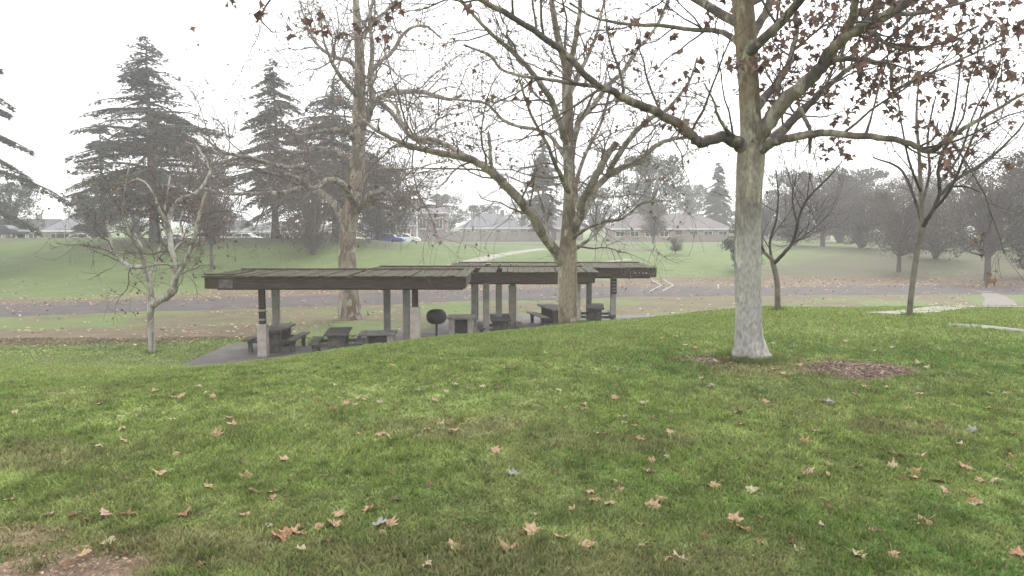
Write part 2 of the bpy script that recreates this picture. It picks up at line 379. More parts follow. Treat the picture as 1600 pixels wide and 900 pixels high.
# near grass blades (too many to count)
def blades(N, y0, y1, seed):
    rs = np.random.RandomState(seed)
    y = y0 * (y1 / y0) ** rs.rand(N)              # density ~ 1/y^2 in the fan
    x = y * (rs.rand(N) * 1.56 - .78) + (rs.rand(N) - .5) * 1.5
    keep = rs.rand(N) > dirtmask(x, y) * 1.15
    thin = fbm(x * 2.3 + 11, y * 2.3, 3); keep &= rs.rand(N) < (.55 + 1.1 * thin)
    x, y = x[keep], y[keep]; n = len(x)
    z = H(x, y) + (fbm(x * 3, y * 3, 3) - .5) * .02 * (y < 24) - .004
    tall = (.5 + .9 * fbm(x * 1.1 + 5, y * 1.1 + 70, 3)) * (.6 + .8 * vnoise(x * 15, y * 9))
    hh = (.012 + .020 * rs.rand(n)) * tall * (1 + .03 * y); w = (.0018 + .0008 * y) * (.7 + .6 * rs.rand(n))
    a = rs.rand(n) * 2 * PI; la = rs.rand(n) * 2 * PI; ll = hh * (.2 + .9 * rs.rand(n))
    dx, dy = np.cos(a) * w, np.sin(a) * w
    lx, ly = np.cos(la) * ll, np.sin(la) * ll
    P = np.empty((n, 5, 3), np.float32)
    P[:, 0] = np.stack([x - dx, y - dy, z], 1); P[:, 1] = np.stack([x + dx, y + dy, z], 1)
    P[:, 2] = np.stack([x + dx * .7 + lx * .4, y + dy * .7 + ly * .4, z + hh * .65], 1)
    P[:, 3] = np.stack([x - dx * .7 + lx * .4, y - dy * .7 + ly * .4, z + hh * .65], 1)
    P[:, 4] = np.stack([x + lx, y + ly, z + hh], 1)
    c = ground_color(x, y) * (.85 + .85 * rs.rand(n))[:, None]
    straw = rs.rand(n) < .10; c[straw] = np.array([.24, .20, .10]) * (.7 + .5 * rs.rand(int(straw.sum())))[:, None]
    c = np.repeat(c, 5, 0)
    b = np.arange(n)[:, None] * 5
    T = np.concatenate([b + np.array([[0, 1, 2]]), b + np.array([[0, 2, 3]]), b + np.array([[3, 2, 4]])])
    return P.reshape(-1, 3), T, c
Pb, Tb, Cb = blades(700000, 2.4, 30, 5)
g = link_mesh('grass', Pb, Tb, M['blades'], smooth=False, colors=Cb); tag(g, kind='stuff', label='short mown green grass covering the mound', cat='grass')

def tufts(spots, seed=8):
    rs = np.random.RandomState(seed); Ps = []
    for (cx, cy, r0, r1, n, hh) in spots:
        a = rs.rand(n) * 2 * PI; r = r0 + (r1 - r0) * rs.rand(n) ** 1.6; x = cx + np.cos(a) * r; y = cy + np.sin(a) * r; z = H(x, y) - .01
        hgt = hh * (.4 + .8 * rs.rand(n)); w = .003 + .003 * rs.rand(n); b = rs.rand(n) * 2 * PI; l = rs.rand(n) * 2 * PI
        d = np.stack([np.cos(b) * w, np.sin(b) * w, 0 * w], 1); p = np.stack([x, y, z], 1); t_ = np.stack([np.cos(l) * hgt * .5, np.sin(l) * hgt * .5, hgt], 1)
        Ps.append(np.stack([p - d, p + d, p + t_], 1))
    P = np.concatenate(Ps); n = len(P); c = ground_color(P[:, 0, 0], P[:, 0, 1]); c = c * .3 + np.array([.12, .17, .045]) * .7 * (.6 + .8 * rs.rand(n))[:, None]
    o = link_mesh('grass_tufts', P.reshape(-1, 3), np.arange(n)[:, None] * 3 + np.array([[0, 1, 2]]), M['blades'], colors=np.repeat(c, 3, 0)); tag(o, 'longer unmown grass round the tree feet', 'grass', kind='stuff')
_b = lambda u, v, Y_: (at(u, v, Y_)[0], Y_)
wl = [((ground(R(-50, 1650), R(560, 890)))) for _ in range(170)]
tufts([(*_b(1171, 561, 8.9), .20, .42, 3000, .075), (*_b(1215, 489, 15.6), .05, .22, 500, .10), (*_b(1420, 510, 13.6), .05, .2, 500, .09), (*_b(888, 516, 16), .2, .45, 1200, .10), (*_b(237, 552, 26), .08, .35, 600, .14)]
      + [(p[0], p[1], 0, R(.04, .16), 90, R(.035, .06)) for p in wl])
# ------------------------------------------------------------------ roads, paths, pads
def strip(name, pts, width, mat, off=.025, nw=6, kind='structure', edge=.0, step=.5):
    pts = np.array(pts, float); d = np.r_[0, np.cumsum(np.linalg.norm(np.diff(pts, axis=0), axis=1))]
    n = max(4, int(d[-1] / step)); t = np.linspace(0, d[-1], n)
    cx = np.interp(t, d, pts[:, 0]); cy = np.interp(t, d, pts[:, 1])
    k = max(1, n // 12); ker = np.ones(2 * k + 1) / (2 * k + 1)
    cx = np.convolve(np.pad(cx, k, 'edge'), ker, 'valid'); cy = np.convolve(np.pad(cy, k, 'edge'), ker, 'valid')
    tx, ty = np.gradient(cx), np.gradient(cy); L = np.hypot(tx, ty) + 1e-9; px, py = -ty / L, tx / L
    wv = width * (1 + edge * (fbm(t * .6, t * 0 + 3, 3) - .5)) if np.isscalar(width) else np.interp(t / d[-1], np.linspace(0, 1, len(width)), width)
    s = np.linspace(-.5, .5, nw + 1)
    X = cx[:, None] + px[:, None] * s * wv[:, None]; Y = cy[:, None] + py[:, None] * s * wv[:, None]
    Z = H(X, Y) + off; Z[:, 0] -= .05; Z[:, -1] -= .05
    V = np.stack([X, Y, Z], -1).reshape(-1, 3); m = nw + 1
    i = (np.arange(n - 1)[:, None] * m + np.arange(nw)[None, :]).ravel()
    o = link_mesh(name, V, np.stack([i, i + m, i + m + 1, i + 1], 1), mat, smooth=True)
    return tag(o, kind=kind)
strip('road', list(zip(ROADC_X, ROADC_Y)), 8.2, M['asphalt'], .035, 14, edge=.12, step=.8)
strip('street', [(-140, 95), (-60, 95.5), (-20, 98), (20, 104)], 8, M['asphalt'], .05, 8, step=1.5)
fp = [ground(690, 421), ground(740, 408), ground(790, 397), ground(850, 389)]
strip('footpath', [(fp[0][0] - 1, fp[0][1] - 2)] + fp, 1.5, M['path'], .05, 4)
strip('footpath', [ground(u, v) for u, v in ((1335, 492), (1390, 491), (1440, 488), (1485, 482), (1540, 478), (1600, 476))], [.9, 1.6, 1.5, .8, .5, .4], M['path'], .03, 5, step=.2)
strip('footpath', [ground(u, v) for u, v in ((1470, 508), (1530, 511), (1600, 519), (1720, 530))], .28, M['path'], .03, 3, step=.2)
strip('gravel_path', [ground(u, v) for u, v in ((1530, 452), (1560, 466), (1580, 480), (1600, 484))], [1.0, 1.6, 2.4, 2.0], M['gravel'], .035, 5, step=.3)
strip('footpath', [ground(u, v) for u, v in ((985, 405), (940, 411), (900, 410))], .8, M['path'], .05, 3)
for du in (0, 19):
    a = ground(1018 + du, 437); b = ground(1033 + du, 447); c = ground(1016 + du, 456)
    mb = MB()
    for p, q in ((a, b), (b, c)):
        p, q = np.array(p), np.array(q); d = (q - p) / np.linalg.norm(q - p); n = np.array([-d[1], d[0]]) * .07
        for t in range(8):
            s0, s1 = p + (q - p) * t / 8, p + (q - p) * (t + 1) / 8
            mb.poly([(*(s0 - n), h(*s0) + .05), (*(s1 - n), h(*s1) + .05), (*(s1 + n), h(*s1) + .05), (*(s0 + n), h(*s0) + .05)])
    tag(mb.build('chevron_marking', M['mark']), kind='structure')
for i, (x0, x1, y0, y1) in enumerate(PADS):
    mb = MB(); mb.box(x0, x1, y0 + .004, y1, -3.1, -2.78, .02)
    tag(mb.build('patio', M['pad']), kind='structure')
PZ = -2.78

# ------------------------------------------------------------------ picnic shelters
def shelter(x0, x1, y0, y1, ztop, posts, label, seed, patch=False):
    rs = random.Random(seed)
    cx, cy = (x0 + x1) / 2, (y0 + y1) / 2
    t = thing('picnic_shelter', (cx, cy, PZ), label, 'shelter', 'picnic shelters on the concrete patio')
    L, D = (x1 - x0) / 2, (y1 - y0) / 2; zt = ztop - PZ
    b = MB(); b.box(-L, L, -D - .05, -D, zt - .42, zt - .06, .008); b.build('fascia', M['darkwood'], t)
    b = MB(); b.box(-L, L, D, D + .05, zt - .40, zt - .06, .008); b.build('fascia', M['darkwood'], t)
    for sx in (-1, 1):
        b = MB(); b.box(sx * L - .025, sx * L + .025, -D + .01, D - .01, zt - .38, zt - .07, .008); b.build('end_board', M['darkwood'], t)
    for yy in (-D + .75, D - .75):
        b = MB(); b.box(-L + .12, L - .12, yy - .09, yy + .09, zt - .52, zt - .27, .01); b.build('beam', M['darkwood'], t)
    b = MB(); n = int(2 * L / .6)
    for k in range(1, n):
        xx = -L + 2 * L * k / n; b.box(xx - .03, xx + .03, -D + .01, D - .01, zt - .265, zt - .07)
    b.build('rafters', M['darkwood'], t)
    b = MB(); xx = -L - .06
    while xx < L:
        w = rs.uniform(.17, .21); lift = rs.choice([0, 0, 0, .01, .02])
        if rs.random() > .05:
            e0, e1 = rs.uniform(0, .10), rs.uniform(0, .1)
            b.box(xx, xx + w, -D - .10 - e0, D + .1 + e1, zt - .058 + lift, zt - .02 + lift)
        xx += w + rs.choice([.010, .012, .015, .015, .02, .05])
    b.build('roof_planks', M['roofwood'], t)
    # raised nailing strips along the edges
    b = MB(); b.box(-L + .2, L - .2, D - .25, D - .13, zt + .004, zt + .05); b.box(-L - .05, -L + .9, -D + .02, -D + .12, zt + .004, zt + .045); b.build('batten', M['darkwood'], t)
    if patch:
        b = MB(); b.box(-L + .45, -L + .88, -D - .062, -D - .052, zt - .40, zt - .13); o = b.build('repair_board', M['tablewood'], t)
    for k in range(5):
        b = MB(); xx = -L + .9 + k * (2 * L - 1.8) / 4; b.box(xx - .07, xx + .07, -D - .056, -D - .0505, zt - .17, zt - .11); b.build('bolt_plate', M['roofwood'], t)
    nd = 260; P_ = np.array([(rs.uniform(-L, L), rs.uniform(-D, D), zt + .012) for _ in range(nd)]); an = np.array([rs.uniform(0, 6.28) for _ in range(nd)]); sz = np.array([rs.uniform(.02, .06) for _ in range(nd)])[:, None]
    da = np.stack([np.cos(an), np.sin(an), an * 0 + .25], 1) * sz; db = np.stack([-np.sin(an), np.cos(an), an * 0 - .1], 1) * sz * .6
    V_ = np.stack([P_ - da + [0, 0, .012], P_ + db, P_ + da, P_ - db + [0, 0, .01]], 1).reshape(-1, 3)
    dl = link_mesh('roof_leaf_debris', V_, np.arange(nd)[:, None] * 4 + np.array([[0, 1, 2, 3]]), M['fallen']['brown'], t); dl['kind'] = 'stuff'
    for (px, py, ph, hasp) in posts:
        b = MB()
        top = zt - .50
        b.box(px - cx - .09, px - cx + .09, py - cy - .09, py - cy + .09, ph + .006, top, .01)
        p = b.build('post', M['darkwood'], t)
        hw = .15 if ph < 2 else .115; b = MB(); b.box(px - cx - hw, px - cx + hw, py - cy - hw, py - cy + hw, 0.0, ph, .02); b.build('pier', M['pier'] if ph < 2 else M['concrete'], p)
        if hasp == 1:
            for zz in (ph + .12, ph + .42):
                b = MB(); b.box(px - cx - .102, px - cx + .102, py - cy - .102, py - cy + .102, zz, zz + .06); b.build('steel_band', M['concrete'], p)
        if hasp == 2:
            b = MB(); b.box(px - cx - .12, px - cx + .12, py - cy - .185, py - cy - .16, ph - .72, ph - .08); o = b.build('notice', M['sign'], p)
            for q in range(4):
                b = MB(); b.box(px - cx - .07, px - cx + .07, py - cy - .191, py - cy - .186, ph - .62 + q * .13, ph - .58 + q * .13); b.build('notice_block', M['concrete'], p)
    return t
SA = shelter(-9.62, -1.46, 24.0, 26.9, -.10, [(-8.05, 24.6, 1.06, 1), (-3.12, 24.6, 1.62, 0), (-8.1, 26.2, 2.12, 0), (-3.62, 26.2, 2.12, 0)],
        'dark timber picnic shelter at the left end of the row, with a pale repair board', 1, True)
SB = shelter(-5.4, 2.95, 27.4, 30.3, -.20, [(-.95, 28.1, 2.1, 0), (-.5, 28.9, 2.1, 0), (-4.6, 28.1, 2.1, 0), (.02, 29.6, 1.9, 0), (2.4, 28.1, 2.1, 0)],
        'middle picnic shelter of the row, its mossy plank roof passing behind the central plane tree', 2)
SC = shelter(-2.6, 5.9, 31.4, 34.6, -.28, [(4.25, 32.1, 2.05, 2), (3.38, 33.6, 2.05, 0), (-1.6, 32.1, 2.05, 0), (-1.6, 33.9, 2.05, 0)],
        'farthest picnic shelter, its dark fascia ending to the right of the central plane tree', 3)
# worn pale scratches on right fascia
for k in range(4):
    b = MB(); b.box(3.35 + k * .15 + R(-.02, .02), 3.44 + k * .15, -1.656, -1.6522, 2.22 + R(0, .04), 2.27); b.build('worn_mark', M['concrete'], SC)

def picnic_table(x, y, rz, label, L=1.9, top='tablewood', z=PZ):
    t = thing('picnic_table', (x, y, z), label, 'picnic table', 'picnic tables under the shelters', rz)
    b = MB(); b.box(-L / 2, L / 2, -.38, .38, .69, .77, .015); b.build('tabletop', M[top], t)
    for s in (-1, 1):
        b = MB(); b.box(-L / 2, L / 2, s * .72 - .15, s * .72 + .15, .40, .46, .012); b.build('bench_seat', M[top], t)
    for s in (-1, 1):
        b = MB(); xx = s * L * .33
        b.box(xx - .09, xx + .09, -.28, .28, 0, .688, .012); b.build('leg', M['tablewood'], t)
        b = MB(); b.box(xx - .05, xx + .05, -.80, .80, .30, .398); b.build('bench_bracket', M['tablewood'], t)
        for q in (-1, 1):
            b = MB(); b.box(xx - .05, xx + .05, q * .72 - .06, q * .72 + .06, 0, .299); b.build('bench_leg', M['tablewood'], t)
    return t
picnic_table(-8.05, 26.1, PI / 2, 'long table between two benches, just right of the left shelter\'s banded post')
picnic_table(-5.75, 25.2, PI / 2 + .12, 'picnic table under the left shelter in front of the big mottled trunk', 1.6)
picnic_table(-.45, 28.9, PI / 2 + .05, 'grey picnic table under the middle shelter beside the paired posts')
picnic_table(1.75, 32.4, .3 + PI / 2, 'pale topped picnic table immediately left of the central plane tree trunk', 2.0, 'concrete')
picnic_table(3.55, 32.7, PI / 2 - .1, 'picnic table between the central plane tree and the post with the notice')
# prep counters
def counter(x, y, w, d, hh, label, legs=True):
    t = thing('prep_counter', (x, y, PZ), label, 'counter')
    b = MB(); b.box(-w / 2, w / 2, -d / 2, d / 2, hh - .09, hh, .015); b.build('countertop', M['concrete'], t)
    for s in (-1, 1):
        b = MB(); b.box(s * (w / 2 - .16) - .1, s * (w / 2 - .16) + .1, -d / 2 + .06, d / 2 - .06, 0, hh - .093, .01); b.build('support', M['pier'], t)
    b = MB(); b.box(-w / 2 + .27, w / 2 - .27, -.05, .05, 0, hh - .1); b.build('back_panel', M['tablewood'], t)
counter(-1.85, 27.9, 1.0, .8, .92, 'square concrete counter to the right of the black barbecue')
counter(-4.55, 25.9, 1.2, .7, .62, 'low pale concrete counter left of the pier nearest the barbecue')
# barbecue
t = thing('pedestal_barbecue', (-2.5, 25.2, PZ), 'round black barbecue on a single post between the left shelter and the counter', 'barbecue')
b = MB(); b.tube([(0, 0, 0), (0, 0, 1.0)], .035, 10); b.build('post', M['blackmetal'], t, smooth=False)
b = MB(); prof = []
def lathe(b, prof, n=20, cx=0, cy=0):
    s = len(b.v)
    for (r, z) in prof:
        for k in range(n): b.v.append((cx + r * math.cos(2 * PI * k / n), cy + r * math.sin(2 * PI * k / n), z))
    for i in range(len(prof) - 1):
        for k in range(n):
            a = s + i * n + k; c = s + i * n + (k + 1) % n; b.f.append((a, c, c + n, a + n))
lathe(b, [(.01, .98), (.17, .99), (.29, 1.06), (.33, 1.16), (.335, 1.2), (.32, 1.2), (.28, 1.08), (.02, 1.02)]); b.build('firebowl', M['blackmetal'], t, smooth=True)
b = MB(); lathe(b, [(.335, 1.212), (.34, 1.26), (.30, 1.37), (.20, 1.45), (.03, 1.48), (.01, 1.48)]); b.build('lid', M['blackmetal'], t, smooth=True)
b = MB(); b.tube([(-.1, -.30, 1.38), (-.1, -.38, 1.40), (.1, -.38, 1.40), (.1, -.30, 1.38)], .012, 6); b.build('handle', M['blackmetal'], t)
b = MB(); b.tube([(.33, 0, 1.18), (.5, 0, 1.18)], .012, 6); b.build('side_handle', M['blackmetal'], t)
t = thing('low_wall', (-2.7, 26.3, PZ), 'low pale concrete ledge behind the barbecue post', 'ledge')
b = MB(); b.box(-.9, .9, -.12, .12, .35, .43, .01); b.build('cap', M['path'], t)
b = MB(); b.box(-.85, .85, -.09, .09, 0, .347); b.build('base', M['concrete'], t)

# ------------------------------------------------------------------ trees
def catmull(pts, per=5, jit=0.0):
    P = np.array(pts, float); out = []
    Q = np.vstack([2 * P[0] - P[1], P, 2 * P[-1] - P[-2]])
    for i in range(1, len(Q) - 2):
        p0, p1, p2, p3 = Q[i - 1], Q[i], Q[i + 1], Q[i + 2]
        for k in range(per):
            t = k / per
            out.append(.5 * ((2 * p1) + (-p0 + p2) * t + (2 * p0 - 5 * p1 + 4 * p2 - p3) * t * t + (-p0 + 3 * p1 - 3 * p2 + p3) * t ** 3))
    out.append(P[-1]); out = np.array(out)
    if jit:
        out[1:-1, :3] += (np.random.rand(len(out) - 2, 3) - .5) * 2 * jit * out[1:-1, 3:4]
    return out
def unit(v): return v / (np.linalg.norm(v) + 1e-9)
def rnd(): return unit(np.random.randn(3))
def wander(p, d, L, n, wob, up):
    pts = [np.array(p, float)]; d = unit(np.array(d, float)); st = L / n; bias = rnd() * wob * .6
    for k in range(n):
        d = unit(d + rnd() * wob + bias * math.sin(k * 1.7) + np.array([0, 0, up])); pts.append(pts[-1] + d * st)
    return np.array(pts), d
def grow(T, p, d, L, r, lev, prm, tips):
    n = prm['n'][lev]; pts, _ = wander(p, d, L, n, prm['wob'][lev], prm['up'][lev])
    rad = np.linspace(r, r * prm['tip'], n + 1)
    T.add(pts, np.maximum(rad, prm['rmin']), 5 if lev == 0 else (4 if lev == 1 else 3))
    last = lev + 1 >= len(prm['n'])
    if last or lev >= prm['leaf_lev']: tips.append((pts[-1], unit(pts[-1] - pts[-2]))); tips.append((pts[len(pts) // 2], unit(pts[-1] - pts[-2])))
    if last: return
    kids = prm['kids'][lev]; kids = int(kids) + (random.random() < kids % 1)
    for k in range(kids):
        t = R(.25, 1.0); i = min(int(t * n), n - 1); q = pts[i] + (pts[i + 1] - pts[i]) * (t * n - i)
        ax = unit(pts[i + 1] - pts[i]); s = rnd(); s = unit(s - ax * np.dot(s, ax))
        a = R(.45, 1.15)
        grow(T, q, ax * math.cos(a) + s * math.sin(a), L * R(*prm['lr']), rad[i] * prm['rr'], lev + 1, prm, tips)
def limb(T, pts, u2w, sides=8, jit=.25, per=5, foot=False):
    """pts: (u, v, r_px, dy) -> world polyline"""
    Wp = []
    for (u, v, r, dy) in pts:
        Yd = u2w + dy; w = at(u, v, Yd); Wp.append((w[0], w[1], w[2], r / F * Yd))
    C = catmull(Wp, per, jit)
    if foot: C = np.vstack([[C[0, 0], C[0, 1], C[0, 2] - .3, C[0, 3] * 1.1], C])
    T.add(C[:, :3], np.maximum(C[:, 3], .003), sides); return C
def sprout(T, C, prm, count, tips, L0=(.5, 1.3), t0=.15, ang=(.5, 1.3), rr=.45, bias=(0, 0, .25), rcap=.05):
    for k in range(count):
        t = R(t0, 1.0) * (len(C) - 1.001); i = int(t); q = C[i, :3] + (C[i + 1, :3] - C[i, :3]) * (t - i)
        ax = unit(C[i + 1, :3] - C[i, :3]); s = unit(rnd() + np.array(bias)); s = unit(s - ax * np.dot(s, ax)); a = R(*ang)
        grow(T, q, ax * math.cos(a) + s * math.sin(a), R(*L0), min(C[i, 3] * rr, rcap), 0, prm, tips)

LOBES = [(0, 1.0), (.16, .78), (.38, .56), (.6, .72), (.78, .95), (.98, .70), (1.25, .52), (1.5, .68), (1.72, .78), (2.0, .55), (2.45, .50), (PI, .28)]
def leaf_shape(rs, size, curl):
    half = [(a, r * rs.uniform(.85, 1.12)) for a, r in LOBES]
    out = [(a, r) for a, r in half] + [(-a, r * rs.uniform(.85, 1.1)) for a, r in half[-2:0:-1]]
    V = [(0, 0, 0)]; mid = []
    ca, cb, ph = rs.uniform(-1, 1) * curl, rs.uniform(.3, 1) * curl, rs.uniform(0, 6)
    def zf(x, y, r): return size * (cb * (x / size) ** 2 * 1.0 + ca * (y / size) ** 2 + .07 * curl * math.sin(5 * math.atan2(y, x) + ph) * r)
    for a, r in out:
        x, y = math.cos(a) * r * size * .5, math.sin(a) * r * size * .5; V.append((x * .5, y * .5, zf(x * .5, y * .5, r * .5)))
    for a, r in out:
        x, y = math.cos(a) * r * size * .5, math.sin(a) * r * size * .5; V.append((x, y, zf(x, y, r)))
    n = len(out); Fc = []
    for k in range(n):
        j = (k + 1) % n; Fc += [(0, 1 + k, 1 + j), (1 + k, 1 + n + k, 1 + n + j), (1 + k, 1 + n + j, 1 + j)]
    return V, Fc
def simple_leaves(P, D, size, rs=None):
    """many small lobed leaves as folded kites, numpy batch"""
    rs = rs or np.random.RandomState(9); n = len(P); P = np.asarray(P)
    a = rs.randn(n, 3); a /= np.linalg.norm(a, axis=1, keepdims=True); d = np.asarray(D) + np.array([0, 0, -.8]) + .8 * rs.randn(n, 3)
    d /= np.linalg.norm(d, axis=1, keepdims=True); b = np.cross(d, a); b /= np.linalg.norm(b, axis=1, keepdims=True); c = np.cross(d, b)
    s = (size * (.6 + .8 * rs.rand(n)))[:, None]
    V = np.stack([P, P + d * s * .35 + b * s * .55 + c * s * .15, P + d * s * .55 + b * s * .2, P + d * s * 1.05, P + d * s * .55 - b * s * .2 + c * s * .08, P + d * s * .35 - b * s * .55 + c * s * .2], 1)
    i = np.arange(n)[:, None] * 6
    T = np.concatenate([i + [[0, 1, 2]], i + [[0, 2, 4]], i + [[2, 3, 4]], i + [[0, 4, 5]]])
    return V.reshape(-1, 3), T
TWG = dict(n=[7, 5, 4], wob=[.28, .3, .3], up=[.05, .03, .0], tip=.35, rmin=.0022, kids=[6, 3.5], lr=(.35, .65), rr=.55, leaf_lev=1)

# --- 1. the large plane tree on the mound
def plane_tree(name, base_uv, Y0, trunk, limbs, label, bark_t, bark_l, twig, prm, extra=None, leaf=None, group=None, per_m=2.6, L0=(.5, 1.4), sides=12, cat='tree', rcap=.05, leafsel=None, rs_=1.0):
    w = at(base_uv[0], base_uv[1], Y0); gz = h(w[0], Y0); loc = (w[0], Y0, gz - .03)
    t = thing(name, loc, label, cat, group)
    T = Tubes(); B = Tubes(); TW = Tubes(); tips = []
    C = limb(T, trunk, Y0, sides + 10, .02, 4, True)
    Cs = []
    for l in limbs:
        c = limb(B, [(q[0], q[1], q[2] * rs_, q[3]) for q in l], Y0, sides, .22); Cs.append(c)
    if extra: Cs += extra(B, Y0)
    for c in Cs:
        Lc = np.linalg.norm(np.diff(c[:, :3], axis=0), axis=1).sum()
        sprout(TW, c, prm, max(2, int(Lc * per_m)), tips, L0, rcap=rcap)
    T.build('trunk', bark_t, t, loc); B.build('branches', bark_l, t, loc); TW.build('twigs', twig, t, loc)
    if leaf:
        mat, size, frac, cl = leaf
        sel = [q for q in tips if random.random() < frac * (leafsel(q[0]) if leafsel else 1)]
        P = []; D = []; cells = {}
        for p, d in sel:
            key = tuple((p / .28).astype(int)); cells[key] = cells.get(key, 0) + 1
            if cells[key] > 2: continue
            for k in range(random.randint(1, cl)):
                P.append(p + rnd() * size * .7 * (k > 0)); D.append(d)
        V_, T_ = simple_leaves(P, D, size); link_mesh('leaves', V_, T_, mat, t, loc)
    return t, tips

def extra_big(B, Y0):
    out = []
    for (u, v, du, dy, L) in [(1165, 90, 60, -3, 2.6), (1160, 40, -70, 3.2, 3), (1172, 180, 90, 2.8, 2.8), (1165, -20, -40, -3, 3), (1160, 10, 80, 3, 3), (1155, -60, -120, 1.5, 3)]:
        p = at(u, v, Y0); d = unit(np.array([du / 100, dy / 3, .55])); pts, _ = wander(p, d, L, 9, .12, .05)
        rad = np.linspace(.06, .02, 10); B.add(pts, rad, 7); out.append(np.c_[pts, rad])
    return out
trunk = [(1172, 566, 35, 0), (1171, 555, 29.5, 0), (1170, 543, 25.5, 0), (1169, 522, 22, 0), (1169, 480, 20, 0), (1168, 400, 20, 0), (1170, 300, 20, 0), (1173, 245, 21, 0), (1174, 215, 17, 0), (1172, 170, 15.5, 0), (1169, 117, 15.5, 0), (1163, 39, 16.5, .05), (1160, 0, 16, .1), (1155, -90, 14, .2), (1152, -220, 10, .2), (1160, -380, 5, .1)]
big_limbs = [
 [(1168, 240, 11, 0), (1150, 222, 10, -.1), (1125, 214, 8.5, -.25), (1095, 223, 8, -.4), (1075, 205, 7.3, -.5), (1040, 182, 7, -.6), (1000, 165, 6.5, -.8), (960, 145, 5.8, -1.0), (925, 127, 5.3, -1.1), (880, 82, 5, -1.2), (820, 38, 4.5, -1.3), (760, 4, 4, -1.4), (700, -30, 3, -1.5)],
 [(935, 135, 4, -1.05), (900, 131, 3.2, -.9), (852, 124, 2.8, -.7), (812, 118, 2.5, -.5), (783, 108, 2.2, -.3), (765, 87, 2, -.2), (725, 70, 1.6, 0)],
 [(1160, 72, 7, 0), (1143, 58, 4.8, .2), (1120, 48, 4.2, .5), (1080, 46, 3.4, .8), (1030, 40, 3, 1.1), (985, 38, 2.6, 1.3), (930, 28, 2, 1.6), (890, 5, 1.6, 1.8)],
 [(1176, 238, 13, 0), (1192, 205, 12.5, -.1), (1222, 165, 11.5, -.2), (1255, 132, 10.5, -.3), (1283, 105, 9.8, -.4), (1300, 78, 9, -.5), (1330, 52, 8.6, -.7), (1370, 32, 8.2, -.9), (1420, 4, 7, -1.1), (1480, -40, 6, -1.3), (1560, -100, 4, -1.5)],
 [(1296, 95, 5, -.45), (1330, 92, 4, -.3), (1362, 97, 4, -.2), (1390, 99, 3.5, -.1), (1393, 120, 3, -.1), (1396, 141, 2.8, 0), (1425, 127, 2.8, .1), (1470, 108, 2.4, .3), (1520, 84, 1.8, .5), (1570, 60, 1.3, .7)],
 [(1316, 62, 7, -.6), (1330, 30, 6.5, -.8), (1338, -5, 5.5, -1.0), (1345, -70, 4, -1.2)],
 [(1180, 240, 10, .1), (1212, 212, 8, .5), (1240, 186, 6.5, .8), (1275, 152, 5, 1.1), (1312, 119, 4.2, 1.4), (1345, 93, 3.5, 1.6), (1400, 50, 2.6, 1.9), (1450, 0, 2, 2.1)],
 [(1178, 246, 9, 0), (1192, 233, 8, -.1), (1215, 220, 6.8, -.2), (1250, 213, 6.2, -.35), (1290, 208, 5.7, -.5), (1350, 213, 5.1, -.7), (1400, 218, 4.7, -.85), (1430, 228, 4.5, -.95), (1452, 236, 4.4, -1.0), (1475, 223, 4, -1.1), (1500, 205, 3.4, -1.2), (1545, 178, 2.8, -1.3), (1600, 146, 2, -1.4), (1660, 110, 1.5, -1.5)],
 [(1170, 68, 8, 0), (1186, 38, 6.5, .2), (1200, 10, 6, .4), (1222, -45, 5, .7), (1240, -120, 3, 1)],
 [(1248, 168, 4, -.2), (1260, 190, 3, -.25), (1266, 205, 2.6, -.3), (1265, 240, 2, -.3)],
 [(1160, 226, 5, 0), (1137, 205, 3, -.3), (1122, 182, 2.2, -.5), (1116, 160, 1.7, -.6), (1100, 130, 1.2, -.7)],
 [(1352, 212, 2.5, -.7), (1362, 180, 1.7, -.65), (1375, 130, 1.5, -.6), (1388, 85, 1.1, -.5)],
 [(1385, 22, 4, -.95), (1440, 20, 3, -.8), (1500, 5, 2.4, -.6), (1560, -15, 2, -.4)],
 [(755, 2, 3.4, -1.4), (690, -40, 3, -1.6), (600, -75, 2.6, -1.8), (500, -60, 2.2, -2.0), (440, -20, 1.8, -2.1), (408, 25, 1.3, -2.2), (425, 50, 1, -2.2)],
 [(480, -52, 2, -2.0), (420, -40, 1.6, -2.2), (372, -5, 1.1, -2.3)],
 [(1350, 42, 4, -.8), (1400, 75, 2.6, -1), (1460, 70, 2, -1.2), (1530, 40, 1.5, -1.4)],
]
def selbig(p):   # dead leaves hang mainly in the right and upper crown
    u = 800 + F * p[0] / p[1]
    v_ = (1.6 - p[2]) / p[1] * 1200 + 345; return (.16 + .95 * float(sst(1080, 1230, u)) * (1.0 - .75 * float(sst(120, 240, v_)))) if u > 560 else (.4 if v_ < 62 else 0)
BIGP = dict(TWG, n=[8, 6, 4], kids=[6, 3], rmin=.0024, wob=[.22, .28, .3])
plane_tree('plane_tree', (1171, 561), 8.9, trunk, big_limbs, 'large plane tree with a pale flared trunk on the mound and reddish dead leaves', BARK_BIG, BARK_LIMB, TWIG, BIGP, extra_big,
           (M['hang'], .078, .60, 4), None, 2.8, (.4, 1.5), 10, leafsel=selbig, rcap=.016)
for o_ in bpy.data.objects:      # root flare lobes on the big trunk
    if o_.name == 'trunk' and o_.parent and o_.parent.name == 'plane_tree':
        me_ = o_.data; co = np.empty(len(me_.vertices) * 3, np.float32); me_.vertices.foreach_get('co', co); co = co.reshape(-1, 3)
        fade = 1 - sst(.02, .55, co[:, 2]); a_ = np.arctan2(co[:, 1], co[:, 0])
        k_ = 1 + fade * (.13 * np.cos(5 * a_ + .8) + .07 * np.cos(3 * a_ + 2))
        k_ *= 1 + .02 * np.sin(a_ * 3 + co[:, 2] * 4) ; co[:, 0] *= k_; co[:, 1] *= k_; me_.vertices.foreach_set('co', co.ravel()); me_.update()

